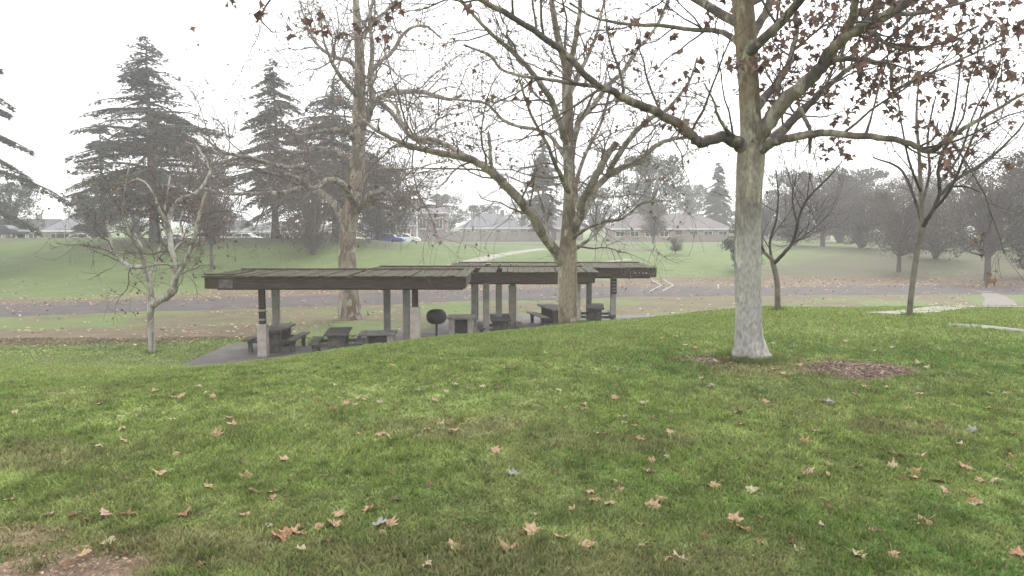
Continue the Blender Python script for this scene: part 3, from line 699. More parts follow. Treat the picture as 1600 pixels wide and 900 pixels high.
# --- 2. central plane tree
trunk = [(889, 516, 17, 0), (888, 495, 15.5, 0), (887, 460, 15, 0), (887, 410, 15, 0), (888, 375, 12.5, 0), (889, 340, 10.5, 0), (890, 289, 9.2, 0), (888, 230, 8.9, 0), (887, 173, 8.7, 0), (886, 133, 8, 0), (884, 105, 6, 0), (872, 60, 5, 0), (862, 0, 4, 0), (858, -80, 2.5, 0)]
cen_limbs = [
 [(884, 415, 11, 0), (868, 395, 9.5, -.2), (841, 352, 9, -.6), (817, 318, 8.7, -.9), (789, 289, 8, -1.2), (760, 263, 7.2, -1.5), (725, 246, 6.6, -1.8), (685, 239, 5.6, -2), (652, 231, 4.8, -2.2), (617, 218, 4, -2.4), (586, 202, 3, -2.6), (560, 180, 2, -2.7)],
 [(735, 249, 5, -1.7), (708, 232, 4.5, -1.5), (679, 218, 4, -1.3), (643, 212, 3.5, -1.0), (628, 190, 3, -.8), (617, 164, 2.6, -.6), (592, 151, 2, -.4)],
 [(893, 365, 9, 0), (905, 340, 8.5, -.2), (913, 312, 7.5, -.4), (933, 272, 7, -.6), (950, 240, 6, -.8), (964, 222, 5.5, -.9)],
 [(892, 375, 8, .1), (904, 347, 7.5, .4), (927, 302, 6.5, .8), (956, 269, 5.6, 1.1), (997, 254, 4.6, 1.4), (1025, 228, 4, 1.6), (1054, 217, 3.3, 1.8), (1095, 214, 2.4, 2.0)],
 [(950, 274, 5.5, 1.0), (973, 231, 5, .8), (1008, 191, 4.2, .6), (1043, 170, 3.2, .4), (1075, 130, 2.3, .2), (1090, 90, 1.8, 0)],
 [(892, 250, 6, 0), (904, 192, 5.5, .3), (927, 165, 4.8, .6), (950, 133, 4.3, .9), (973, 113, 3.8, 1.1), (997, 75, 3.2, 1.3), (1020, 50, 2.7, 1.5), (1045, 0, 2.2, 1.7)],
 [(886, 225, 6.5, 0), (878, 202, 6.2, -.3), (864, 162, 5.8, -.6), (846, 133, 5.2, -.9), (823, 104, 4.6, -1.1), (794, 75, 4, -1.3), (765, 50, 3.4, -1.5), (737, 20, 2.8, -1.7), (700, -30, 2, -1.9)],
 [(892, 375, 4, 0), (915, 358, 3, -.5), (945, 346, 2.8, -1), (973, 341, 2.4, -1.3), (1008, 315, 1.8, -1.6), (1048, 314, 1.2, -1.9)],
 [(884, 245, 5, 0), (862, 215, 3.6, .5), (840, 203, 3.2, .9), (806, 196, 3, 1.3), (783, 185, 2.7, 1.6), (760, 162, 2.4, 1.9), (719, 156, 2, 2.2), (655, 150, 1.4, 2.5)],
 [(886, 128, 6, 0), (896, 80, 5, -.4), (904, 30, 4, -.7), (912, -40, 3, -1)],
 [(887, 155, 5, 0), (905, 115, 4, .5), (930, 60, 3, .8), (945, 0, 2, 1)],
 [(870, 400, 5, -.1), (858, 372, 3.2, .3), (850, 330, 2.4, .6), (838, 290, 1.8, .8)],
 [(905, 330, 5, .3), (900, 290, 4, .8), (915, 240, 3.2, 1.3), (940, 190, 2.6, 1.7), (955, 130, 2, 2)],
 [(889, 300, 5, -.1), (870, 262, 4, -.8), (855, 225, 3, -1.4), (830, 180, 2.4, -1.9), (810, 120, 1.8, -2.3)],
 [(768, 262, 3.4, -1.5), (766, 235, 3.2, -1.5), (764, 208, 3, -1.5)],
 [(895, 392, 5, 0), (915, 378, 3, .2), (935, 360, 2.2, .4), (962, 330, 1.5, .6)],
]
CENP = dict(TWG, n=[7, 6, 4], wob=[.36, .36, .32], up=[.02, .0, -.04], kids=[6.5, 3.6], rmin=.003, lr=(.4, .75))
plane_tree('plane_tree', (888, 516), 16.0, trunk, cen_limbs, 'bare central plane tree with many spreading limbs standing in front of the shelters', BARK_MID, BARK_PALE, TWIG_PALE, CENP, None,
           (M['hang'], .065, .10, 2), None, 3.0, (.6, 2.2), 9, rcap=.022, rs_=.88)

# --- 3. plane tree behind the near shelter
trunk = [(548, 508, 21, 0), (546, 480, 18, 0), (545, 455, 16, 0), (542, 400, 13.5, 0), (543, 370, 13, 0), (546, 345, 13.5, 0), (552, 311, 12.5, 0), (558, 267, 11.5, 0), (560, 222, 10.5, 0), (561, 178, 9.5, 0), (562, 89, 7.5, 0), (557, 22, 5.5, 0), (553, -70, 3, 0)]
mid_limbs = [
 [(563, 205, 8, 0), (574, 182, 6.5, -.4), (582, 158, 6, -.8), (579, 133, 5, -1), (581, 67, 3.8, -1.3), (578, 30, 3, -1.6), (590, -40, 2, -2)],
 [(556, 330, 7, 0), (568, 316, 5.8, -.8), (585, 301, 4.6, -1.5), (608, 303, 4.2, -2), (617, 318, 4, -2.3), (634, 315, 3.6, -2.5), (645, 290, 2.8, -2.7)],
 [(556, 326, 6, .2), (570, 319, 5, 1), (592, 317, 4.4, 1.8), (612, 324, 4, 2.4), (634, 306, 3.2, 3), (655, 300, 2.4, 3.4)],
 [(640, 312, 2.8, -2.6), (652, 328, 2.4, -3), (661, 322, 2.2, -3.1), (682, 321, 1.5, -3.4)],
 [(552, 325, 7.5, 0), (548, 307, 6.2, -1), (537, 289, 5.6, -2), (514, 281, 5.2, -3), (488, 295, 4.4, -4), (457, 274, 3.6, -5), (430, 273, 2.8, -6), (400, 262, 2, -6.5)],
 [(545, 352, 8.5, 0), (532, 338, 7.5, .8), (519, 315, 6.5, 1.6), (483, 293, 5, 2.6), (450, 300, 4, 3.4), (417, 302, 3.4, 4.2), (350, 302, 2.6, 5), (305, 290, 1.8, 5.4)],
 [(500, 287, 4.5, -3.4), (483, 264, 4, -4), (439, 260, 3.8, -5), (394, 247, 3.2, -6), (350, 238, 2.6, -7), (318, 214, 1.8, -7.4)],
 [(558, 225, 7, 0), (545, 209, 5, -.8), (530, 203, 4.2, -1.4), (503, 205, 3.6, -2), (470, 211, 2.6, -2.6), (440, 200, 1.8, -3)],
 [(566, 192, 6.5, 0), (590, 156, 5.2, 1), (625, 144, 4.6, 2), (661, 144, 4, 3), (697, 155, 3.2, 3.8), (722, 150, 2, 4.4)],
 [(562, 110, 5, 0), (545, 94, 4, .8), (528, 91, 3.4, 1.5), (501, 75, 2.8, 2.2), (483, 49, 2, 2.8), (470, 10, 1.4, 3.2)],
 [(581, 112, 4, -1.1), (592, 98, 3.6, -.6), (612, 82, 3.2, 0), (634, 49, 2.7, .6), (663, 40, 2, 1.2), (690, 60, 1.4, 2)],
 [(592, 158, 4.6, -.3), (615, 180, 4, -1.2), (640, 212, 3.4, -2), (662, 222, 3, -2.6), (700, 225, 2, -3.2)],
 [(560, 150, 5, 0), (540, 130, 4, -1.4), (520, 100, 3, -2.6), (505, 60, 2, -3.4), (500, 10, 1.5, -4)],
 [(561, 60, 4.6, 0), (590, 30, 3.4, 1.4), (620, 0, 2.4, 2.4), (650, -40, 1.6, 3)],
 [(558, 262, 6, 0), (530, 240, 4.4, 1.4), (500, 232, 3.4, 2.6), (465, 240, 2.6, 3.6), (430, 228, 1.8, 4.4)],
 [(552, 300, 5, 0), (575, 275, 3.6, 1.4), (600, 262, 2.8, 2.4), (630, 268, 2, 3.2)],
]
MIDP = dict(TWG, n=[7, 6, 4], wob=[.38, .38, .34], up=[.0, -.02, -.08], kids=[7.5, 3.6], rmin=.0055, lr=(.4, .75))
plane_tree('plane_tree', (548, 508), 36.5, trunk, mid_limbs, 'tall mottled plane tree whose trunk rises behind the left shelter roof', BARK_MID, BARK_PALE, TWIG_PALE, MIDP, None,
           (M['hang'], .11, .10, 2), None, 1.9, (1.0, 3.6), 9, rcap=.045, rs_=.9)

# --- 4. small forked plane tree lower left
trunk = [(237, 552, 6.5, 0), (237, 535, 5.2, 0), (235, 500, 5, 0), (236, 474, 5.6, 0), (235, 447, 4, 0), (229, 425, 3.8, 0), (222, 400, 3.4, 0), (219, 383, 3, 0), (210, 365, 1.8, .2)]
sm_limbs = [
 [(236, 478, 5, 0), (248, 470, 5.5, -.1), (262, 462, 6, -.3), (273, 450, 6.2, -.4), (272, 434, 4.4, -.4), (275, 412, 3.6, -.4), (267, 390, 4, -.4), (265, 365, 4, -.3), (263, 344, 3.8, -.2), (272, 322, 3.2, -.1), (284, 310, 3, 0), (306, 301, 2.6, .1), (322, 282, 2.2, .3), (327, 262, 2, .5), (307, 227, 1.5, .7)],
 [(272, 446, 4.5, -.4), (279, 428, 3.4, -.8), (292, 404, 3.2, -1.2), (302, 380, 3, -1.5), (308, 350, 2.6, -1.7), (314, 325, 2, -1.8), (322, 300, 1.5, -2)],
 [(225, 417, 3.4, 0), (208, 417, 3, .3), (196, 412, 2.8, .5), (185, 404, 2.8, .7), (176, 393, 2.7, .8), (172, 372, 2, 1), (166, 345, 1.6, 1.2)],
 [(264, 355, 3, -.3), (250, 330, 2.2, -.6), (238, 300, 1.8, -.9), (215, 280, 1.4, -1.1), (180, 300, 1.1, -1.2)],
 [(232, 430, 2.6, 0), (245, 405, 1.8, .5), (250, 380, 1.4, .9)],
 [(269, 395, 2.2, -.4), (285, 370, 1.8, 0), (282, 345, 1.5, .4), (290, 320, 1.2, .8)],
 [(220, 395, 2.4, 0), (205, 370, 1.8, -.5), (192, 335, 1.6, -.9), (196, 290, 1.3, -1.2), (204, 250, 1, -1.4)],
 [(265, 372, 2.4, -.3), (255, 345, 2, .4), (262, 300, 1.6, .8), (268, 262, 1.3, 1.2)],
]
SMP = dict(TWG, n=[6, 5, 4], wob=[.4, .4, .35], up=[.02, -.02, -.04], kids=[5.5, 3], rmin=.005, lr=(.4, .7))
plane_tree('plane_tree', (237, 552), 26.0, trunk, sm_limbs, 'small forked plane tree with a knobbly elbow, alone on the low lawn at left', BARK_WHITE, BARK_WHITE, TWIG, SMP, None,
           (M['hang'], .10, .16, 2), None, 2.9, (.6, 2.2), 8, rcap=.024, rs_=1.1)

# --- 5./6. young bare trees on the right of the mound
trunk = [(1215, 489, 5.4, 0), (1215, 470, 4.4, 0), (1214, 440, 4.1, 0), (1208, 412, 4, 0), (1205, 404, 3, 0), (1192, 390, 2.5, 0), (1188, 360, 2.4, .1), (1186, 320, 2, .2), (1176, 280, 1.5, .3), (1182, 240, 1, .3)]
y1 = [[(1208, 413, 4, 0), (1224, 396, 3.6, -.2), (1240, 376, 3.1, -.3), (1248, 340, 2.7, -.4), (1264, 308, 2.2, -.5), (1292, 280, 1.7, -.6), (1316, 252, 1.2, -.7)],
      [(1238, 378, 2.2, -.3), (1252, 374, 1.8, -.1), (1266, 368, 1.2, .1)],
      [(1207, 410, 3.2, 0), (1203, 380, 2.4, .4), (1213, 342, 2, .6), (1216, 304, 1.6, .8), (1212, 265, 1.1, .9)],
      [(1245, 350, 1.8, -.4), (1238, 310, 1.4, -.1), (1245, 270, 1, .2)],
      [(1194, 392, 2.4, 0), (1180, 365, 1.8, -.5), (1168, 330, 1.4, -.8)]]
YP = dict(TWG, n=[6, 5, 4], wob=[.16, .2, .2], up=[.12, .1, .08], kids=[5, 3], rmin=.0026, lr=(.45, .75))
plane_tree('young_tree', (1215, 489), 15.6, trunk, y1, 'slender dark bare tree just right of the large plane trunk', BARK_YOUNG, BARK_DARK, TWIG_DARK, dict(YP, kids=[6, 3.5]), None,
           (M['hang'], .05, .04, 1), 'young bare trees on the mound', 3.0, (.6, 1.6), 8, rcap=.011, rs_=.8)
trunk = [(1420, 510, 5.6, 0), (1421, 490, 4.6, 0), (1424, 460, 4.2, 0), (1432, 400, 4.1, 0), (1442, 352, 4, 0), (1440, 330, 3.2, 0), (1438, 280, 3, 0), (1436, 240, 2.6, 0), (1432, 180, 2, 0), (1436, 120, 1.3, 0)]
y2 = [[(1442, 355, 3.4, 0), (1453, 335, 3.1, -.2), (1468, 304, 2.8, -.3), (1466, 264, 2.8, -.4), (1476, 232, 2.4, -.5), (1490, 180, 1.8, -.6), (1500, 110, 1.2, -.7)],
      [(1467, 306, 3, -.3), (1500, 276, 2.7, -.1), (1540, 252, 2.3, .1), (1580, 216, 1.7, .3), (1610, 180, 1.2, .4)],
      [(1441, 350, 2.8, 0), (1424, 296, 2.2, .5), (1404, 262, 1.8, .8), (1364, 246, 1.1, 1)],
      [(1456, 330, 2.8, -.1), (1482, 300, 2.4, -.8), (1505, 250, 1.9, -1.2), (1530, 190, 1.4, -1.5)],
      [(1440, 320, 2.4, 0), (1452, 270, 2, .6), (1450, 210, 1.6, .9), (1462, 150, 1.1, 1.1)],
      [(1439, 300, 2.2, 0), (1420, 250, 1.7, -.5), (1408, 190, 1.3, -.8), (1400, 140, .9, -.9)],
      [(1466, 290, 2.2, -.3), (1500, 240, 1.8, .5), (1525, 170, 1.3, .9), (1560, 110, .9, 1.1)],
      [(1480, 290, 1.8, -.2), (1510, 292, 1.4, -.5), (1530, 300, .9, -.6)]]
plane_tree('young_tree', (1420, 510), 13.6, trunk, y2, 'young bare tree beside the pale path slab with fine upswept branches', BARK_YOUNG, BARK_DARK, TWIG_DARK, dict(YP, kids=[5.5, 3.2]), None,
           (M['hang'], .05, .06, 1), 'young bare trees on the mound', 2.4, (.5, 1.3), 8, rcap=.012)

# --- conifers
def conifer(name, u, Y0, vtop, halfw, label, mat, seed, droop=.25, nb=130, dens=70, bare=.06, crown_from=.14, trunk_r=.4, group=None, ragged=.35, qs=.25, x=None):
    st = np.random.get_state(); np.random.seed(seed); rs = random.Random(seed)
    x = (u - 800) / F * Y0 if x is None else x; gz = h(x, Y0); top = at(u, vtop, Y0)[2]; Ht = top - gz; W = halfw / F * Y0; loc = (x, Y0, gz - .1)
    t = thing(name, loc, label, 'tree', group)
    T = Tubes(); zz = np.linspace(0, Ht * .985, 14)
    lean = np.c_[np.cumsum(np.random.randn(14)) * .05, np.cumsum(np.random.randn(14)) * .05, zz]; rr = trunk_r * (1 - .93 * (zz / Ht)) ; rr[0] *= 1.3
    T.add(lean, rr, 9); T.build('trunk', BARK_FAR, t)
    BR = Tubes(); tj = [rs.uniform(0, .7) for _ in range(40)]; C_, D_, S_ = [], [], []
    for k in range(nb):
        nt_ = max(16, nb // 8); tier = rs.randrange(nt_); f = crown_from + (1 - crown_from) * (tier + tj[tier % 40] + rs.gauss(0, .36)) / nt_; f = min(max(f, crown_from), .985); z = Ht * f
        prof = min(1.0, ((1 - f) * 1.35) ** .85 + .05) * (1 if f > crown_from + .12 else .75)
        L = W * prof * rs.uniform(1 - ragged, 1.0 + ragged * .35) * (1 + .22 * math.sin(f * 17 + seed) * rs.random()); a = rs.uniform(0, 2 * PI)
        n = 7; s = np.linspace(0, 1, n); rise = rs.uniform(-.05, .22)
        rad = L * s; zc = z + L * (rise * s - droop * s ** 2.2)
        c = np.array([np.interp(z, lean[:, 2], lean[:, 0]), np.interp(z, lean[:, 2], lean[:, 1])])
        aa = a + np.cumsum(np.random.randn(n)) * .05
        P = np.c_[c[0] + np.cos(aa) * rad, c[1] + np.sin(aa) * rad, zc]
        BR.add(P, np.linspace(.05 + .02 * L, .015, n), 4)
        m = max(10, int(2.0 * dens * (L / W) ** 1.2 * rs.uniform(.6, 1.2)))
        q = np.random.rand(m) ** .75 * (1 - bare) + bare
        base = np.stack([np.interp(q, s, P[:, j]) for j in range(3)], 1)
        side = (np.random.rand(m) - .5) * 2 * (.10 * L + .35) * (1.15 - q) ** .6
        perp = np.array([-math.sin(a), math.cos(a), 0])
        base += perp * side[:, None]; base[:, 2] -= np.abs(side) * .25 + np.random.rand(m) * .25 * (W / 6)
        C_.append(base); d = np.array([math.cos(a), math.sin(a), -.25]) + perp * np.sign(side)[:, None] * .9 + np.random.randn(m, 3) * .35; D_.append(d); S_.append(np.full(m, qs) * (.6 + .8 * np.random.rand(m)))
    P = np.concatenate(C_); d = np.concatenate(D_); s = np.concatenate(S_)[:, None]; d /= np.linalg.norm(d, axis=1, keepdims=True)
    upv = np.array([0, 0, 1.0]) + np.random.randn(len(P), 3) * .5; b = np.cross(d, upv); b /= np.linalg.norm(b, axis=1, keepdims=True)
    V_ = np.stack([P - d * s * .6, P + b * s * .27 - d * s * .1, P + d * s * 1.0, P - b * s * .27 - d * s * .05], 1).reshape(-1, 3)
    Tq = np.arange(len(P))[:, None] * 4 + np.array([[0, 1, 2, 3]])
    BR.build('branches', BARK_FAR, t); link_mesh('needles', V_, Tq, mat, t)
    np.random.set_state(st); return t
conifer('cedar_tree', 243, 75, 50, 138, 'tall cedar with layered branches on the far bank, behind the small forked tree', M['needle'], 11, droop=.22, nb=210, dens=170, trunk_r=.5, ragged=.45)
conifer('cedar_tree', 165, 84, 175, 62, 'shorter cedar at the left shoulder of the tall layered cedar', M['needle'], 12, nb=90, dens=110, trunk_r=.3)
conifer('cedar_tree', 431, 78, 84, 92, 'narrow cedar standing in the worn circle of the far bank', M['needle'], 13, droop=.3, nb=150, dens=150, trunk_r=.4, crown_from=.22, ragged=.4)
conifer('cedar_tree', 525, 80, 118, 138, 'broad dark cedar partly behind the tall mottled plane trunk', M['needle_dark'], 14, droop=.3, nb=150, dens=190, trunk_r=.45, crown_from=.1)
conifer('cedar_tree', -110, 58, -120, 185, 'cedar outside the frame with drooping branch tips at the left edge', M['needle'], 15, droop=.35, nb=130, dens=420, trunk_r=.5, crown_from=.22)
conifer('cypress_tree', 850, 135, 205, 34, 'tall pale cypress seen through the left limbs of the central plane tree', M['needle'], 16, nb=260, dens=60, trunk_r=.4, droop=.35, ragged=.5, qs=.42)
conifer('conifer_tree', 1118, 165, 252, 27, 'pale pointed conifer far off between the domed tree and the large plane trunk', M['needle'], 17, nb=300, dens=55, droop=.4, trunk_r=.35, qs=.45, ragged=.25)

# --- rounded broadleaf trees
def leafy_proto(seed, n_clump, leaves, mat, size, bark=None, flat=.75, low=.3, stems=0):
    """unit-ish tree: height 1 = crown top, radius ~ .5"""
    st = np.random.get_state(); np.random.seed(seed); rs = random.Random(seed)
    T = Tubes(); T.add(np.array([[0, 0, 0], [.005, 0, low * .6], [0, .01, low], [.01, 0, .7]]), [.035, .028, .025, .008], 8)
    for k in range(stems):
        a = k * 2 * PI / stems + .4; T.add(np.array([[0, 0, 0], [math.cos(a) * .05, math.sin(a) * .05, .09], [math.cos(a) * .12, math.sin(a) * .12, .26], [math.cos(a) * .2, math.sin(a) * .2, .55]]), [.02, .017, .013, .005], 6)
    P = []; D = []
    for k in range(n_clump):
        a = rs.uniform(0, 2 * PI); f = rs.random() ** .5; zc = low + (.93 - low) * rs.random(); env = math.sqrt(max(0.03, 1 - ((zc - (low + .30)) / (.66)) ** 2))
        r = .42 * f * env; c = np.array([math.cos(a) * r, math.sin(a) * r, zc]); cr = rs.uniform(.05, .17)
        T.add(np.array([[0, 0, low * rs.uniform(.7, 1.1)], c * [.5, .5, .75] + [0, 0, .02], c]), [.013, .008, .003], 4)
        m = int(leaves / n_clump * rs.uniform(.5, 1.4)); q = np.random.randn(m, 3); q /= np.linalg.norm(q, axis=1, keepdims=True)
        q = q * (cr * (.35 + .65 * np.random.rand(m) ** .4))[:, None] * [1.2, 1.2, flat]; P.append(c + q); D.append(q / cr)
    P = np.concatenate(P); D = np.concatenate(D); V_, T_ = simple_leaves(P, D, size, np.random.RandomState(seed))
    np.random.set_state(st); return T, V_, T_
def place_proto(name, pr, u, Y0, vtop, halfw, label, mat, group, bark=BARK_FAR, rz=None):
    x = (u - 800) / F * Y0; gz = h(x, Y0); Ht = at(u, vtop, Y0)[2] - gz; W = halfw / F * Y0 / .52
    t = thing(name, (x, Y0, gz - .1), label, 'tree', group); t.scale = (W, W, Ht); t.rotation_euler = (0, 0, R(0, 6) if rz is None else rz)
    if 'me' not in pr:
        a = pr['T'].build('trunk', bark, t); b = link_mesh('crown', pr['V'], pr['F'], mat, t); pr['me'] = (a.data, b.data)
    else:
        for nm, me in zip(('trunk', 'crown'), pr['me']):
            o = bpy.data.objects.new(nm, me); COL.objects.link(o); o.parent = t
    return t
def mk(seed, nc, lv, mat, size, **k):
    T, V_, F_ = leafy_proto(seed, nc, lv, mat, size, **k); return dict(T=T, V=V_, F=F_)
EG = [mk(21, 46, 11000, None, .022, low=.22), mk(22, 40, 9000, None, .022, low=.12)]
EGD = [mk(23, 50, 12000, None, .022, low=.15)]
RU = [mk(24, 85, 9500, None, .017, low=.26), mk(25, 70, 9500, None, .017, low=.13, stems=5)]
gl = 'trees on the far side of the park'
place_proto('round_tree', EG[0], 18, 92, 280, 48, 'round grey green tree at the left edge of the far bank', M['evergreen'], gl)
place_proto('round_tree', EG[1], 150, 92, 298, 44, 'round green tree in front of the far left house roof', M['evergreen'], gl)
place_proto('round_tree', EG[1], 215, 100, 305, 40, 'round green tree directly behind the small forked tree', M['evergreen'], gl)
place_proto('round_tree', EGD[0], 590, 92, 235, 52, 'dark evergreen mass right of the tall mottled plane trunk', M['evergreen_dark'], gl)
place_proto('domed_tree', EG[0], 1008, 150, 238, 66, 'wide domed evergreen rising behind the long low house roof', M['evergreen'], gl)
place_proto('round_tree', EG[1], 930, 155, 290, 40, 'hazy evergreen left of the wide domed tree', M['evergreen'], gl)
place_proto('round_tree', EG[0], 1335, 122, 258, 76, 'hazy evergreen with a rounded top in the middle of the right hand wood', M['evergreen'], gl)
place_proto('round_tree', EG[1], 1232, 125, 262, 46, 'hazy evergreen behind the slender dark bare tree', M['evergreen'], gl)
place_proto('round_tree', EGD[0], 1618, 62, 235, 74, 'dark evergreen filling the right edge of the photo', M['evergreen_dark'], gl)
place_proto('shrub_tree', EGD[0], 1160, 66, 350, 34, 'dark green shrubby tree half hidden by the large plane trunk', M['evergreen_dark'], gl)
place_proto('round_tree', EG[0], 760, 185, 318, 36, 'faint tree behind the hip roofed house with the fence', M['evergreen'], gl)
place_proto('round_tree', EG[1], 700, 190, 300, 34, 'faint tree left of the hip roofed house', M['evergreen'], gl)
place_proto('round_tree', EG[0], 640, 180, 308, 30, 'faint tree behind the two storey house', M['evergreen'], gl)
place_proto('round_tree', EG[1], 815, 180, 310, 30, 'faint tree right of the hip roofed house', M['evergreen'], gl)
place_proto('round_tree', EG[0], 1075, 190, 285, 34, 'faint tree behind the right end of the long low roof', M['evergreen'], gl)
place_proto('round_tree', EG[0], 330, 150, 318, 36, 'faint tree behind the grey roofs left of the narrow cedar', M['evergreen'], gl)
place_proto('round_tree', EG[1], 1150, 150, 325, 30, 'faint tree far behind the large plane trunk', M['evergreen'], gl)
def russet(u, Y0, vtop, hw, label, k=0): return place_proto('bare_tree', RU[k], u, Y0, vtop, hw, label, M['russet'], 'bare russet trees in the right hand wood')
russet(1285, 92, 268, 62, 'russet bare tree right of the slender dark tree')
russet(1345, 84, 288, 62, 'multi stemmed russet tree with low forks in the open grass', 1)
russet(1405, 66, 292, 56, 'russet bare tree with pale stems left of the young tree trunk')
russet(1462, 74, 284, 60, 'russet bare tree just behind the young tree trunk', 1)
russet(1545, 60, 232, 84, 'big spreading bare tree with a thick dark trunk near the right edge')
russet(1500, 95, 262, 66, 'hazy russet tree behind the spreading bare tree')
russet(1240, 96, 280, 54, 'hazy russet tree seen between the two trunks left of the young trees', 1)
russet(1385, 108, 270, 64, 'hazy russet tree directly behind the open grass fork')
russet(1440, 112, 258, 60, 'hazy russet tree behind the crown of the young tree', 1)
russet(1590, 80, 250, 60, 'russet tree against the dark evergreen at the right edge', 1)
russet(1310, 115, 272, 56, 'farthest russet tree right of the slender dark tree', 1)
russet(1020, 108, 312, 26, 'small bare tree in front of the long low house')
russet(1190, 100, 300, 34, 'russet tree peeping out on the right of the large plane trunk')
russet(1055, 78, 368, 14, 'tiny bare sapling on the right hand lawn')
place_proto('bare_tree', RU[1], 490, 68, 240, 66, 'thin russet tree in front of the broad dark cedar', M['russet'], gl)
place_proto('bare_tree', RU[0], 330, 62, 215, 46, 'thin russet tree between the tall layered cedar and the narrow cedar', M['russet'], gl)

# ------------------------------------------------------------------ houses, fence, cars, lamp
WALLS = {'cream': mat_noise('cream_stucco', [(.50, .47, .42), (.58, .55, .50)], 1, .9), 'tan': mat_noise('tan_stucco', [(.27, .22, .19), (.34, .28, .25)], 1, .9), 'rose': mat_noise('rose_brick', [(.17, .13, .12), (.22, .17, .155)], 4, .9)}
ROOFS = {'grey': mat_noise('grey_shingles', [(.12, .12, .13), (.17, .17, .18), (.21, .21, .22)], 3, .95, .2, stretch=(1, 1, 5)), 'dark': mat_noise('dark_shingles', [(.06, .06, .065), (.09, .09, .095)], 3, .95, .2), 'rose': mat_noise('rose_tiles', [(.135, .12, .117), (.175, .155, .15)], 3, .95, .2)}
GLASS = mat_noise('window_glass', [(.03, .035, .04), (.05, .055, .06)], 1, .12)
def house(u0, u1, Y0, depth, veave, vridge, wall, roof, label, hip=True, windows=4, garage=False, name='house'):
    xa, xb = (u0 - 800) / F * Y0, (u1 - 800) / F * Y0; cx = (xa + xb) / 2; L = (xb - xa) / 2; gz = h(cx, Y0) - .1
    ez, rz_ = at(u0, veave, Y0)[2] - gz, at(u0, vridge, Y0 + depth / 2)[2] - gz
    t = thing(name, (cx, Y0, gz), label, 'house', 'houses beyond the park')
    b = MB(); b.box(-L + .5, L - .5, 0, depth, 0, ez - .05); b.build('wall', WALLS[wall], t)
    o = .5; b = MB(); hx = L - (depth / 2 if hip else -.0); hx = max(hx, .5) if hip else L
    y0_, y1_, ym = -o, depth + o, depth / 2
    A, B_, C_, D_ = (-L, y0_, ez), (L, y0_, ez), (L, y1_, ez), (-L, y1_, ez); E, G = (-hx, ym, rz_), (hx, ym, rz_)
    b.v += [A, B_, C_, D_, E, G]; b.f += [(0, 1, 5, 4), (1, 2, 5), (2, 3, 4, 5), (3, 0, 4), (3, 2, 1, 0)]
    rf = b.build('roof', ROOFS[roof], t)
    b = MB(); b.box(-L - .02, L + .02, y0_ - .06, y0_ - .005, ez - .2, ez + .03); b.build('eave_board', M['white'], rf)
    b = MB(); b.box(L * .3, L * .3 + .7, ym - .3, ym + .4, rz_ - .5, rz_ + .7); b.build('chimney', WALLS['rose'], rf)
    xs = np.linspace(-L + 1.8, L - 1.8, windows)
    for k, xx in enumerate(xs):
        if garage and k == windows - 1:
            b = MB(); b.box(xx - 1.4, xx + 1.4, -.05, -.003, 0, min(2.2, ez - .3)); b.build('garage_door', M['white'], t); continue
        if k == windows // 2:
            b = MB(); b.box(xx - .5, xx + .5, -.05, -.003, 0, min(2.05, ez - .3)); b.build('door', ROOFS['dark'], t); continue
        w = MB(); w.box(xx - .75, xx + .75, -.06, -.003, ez * .38, ez * .82); f = w.build('window_frame', M['white'], t)
        w = MB(); w.box(xx - .66, xx - .04, -.075, -.062, ez * .42, ez * .78); w.box(xx + .04, xx + .66, -.075, -.062, ez * .42, ez * .78); w.build('pane', GLASS, f)
    return t
house(714, 818, 142, 9, 356, 334, 'cream', 'grey', 'hip roofed house with pale grey shingles behind the long fence', True, 4)
house(648, 700, 165, 8, 332, 320, 'rose', 'rose', 'two storey house with a rose tiled roof beyond the white pole', False, 3)
house(560, 650, 160, 9, 352, 338, 'tan', 'dark', 'dark roofed house behind the blue and white car', False, 4)
house(815, 915, 150, 9, 356, 338, 'tan', 'rose', 'house partly hidden by the central plane tree', True, 5)
house(952, 1145, 132, 10, 357, 334, 'tan', 'rose', 'long low house with a reddish grey roof and white eave line', True, 8)
house(300, 372, 118, 9, 361, 344, 'tan', 'dark', 'dark gabled house behind the parked white cars', False, 4)
house(366, 480, 114, 9, 361, 346, 'cream', 'grey', 'grey roofed house with a white garage behind the narrow cedar', True, 6, True)
house(470, 560, 118, 9, 361, 349, 'cream', 'grey', 'pale house behind the broad dark cedar', True, 5, True)
house(70, 122, 112, 10, 360, 334, 'tan', 'grey', 'grey roofed house between the two round trees at far left', True, 3)
house(-40, 72, 120, 9, 360, 342, 'tan', 'dark', 'dark roofed house behind the left edge tree', False, 5)
house(1180, 1300, 150, 9, 360, 345, 'tan', 'grey', 'faint house behind the right hand wood', True, 5)
FW = mat_noise('fence_boards', [(.19, .16, .145), (.25, .215, .195), (.31, .27, .245)], 2, .95, .2, stretch=(5, 5, .5))
def fence(u0, u1, Y0, vt, label, hh=None):
    xa, xb = (u0 - 800) / F * Y0, (u1 - 800) / F * Y0; gz = h((xa + xb) / 2, Y0) - .08; zt = at(u0, vt, Y0)[2] - gz
    t = thing('board_fence', ((xa + xb) / 2, Y0, gz), label, 'fence'); L = (xb - xa) / 2
    b = MB(); xx = -L
    while xx < L: b.box(xx, xx + .17, -.012, .012, .05, zt - R(0, .05)); xx += .19
    b.build('boards', FW, t)
    n = int(2 * L / 2.6)
    for k in range(n + 1):
        b = MB(); c = -L + 2 * L * k / n; b.box(c - .06, c + .06, .016, .13, 0, zt + .08); b.build('fence_post', FW, t)
    for zz in (.3, zt - .3):
        b = MB(); b.box(-L, L, .134, .17, zz, zz + .09); b.build('rail', FW, t)
fence(655, 848, 134, 362, 'long grey board fence in front of the hip roofed house')
fence(1050, 1150, 126, 366, 'short board fence in front of the long low house')

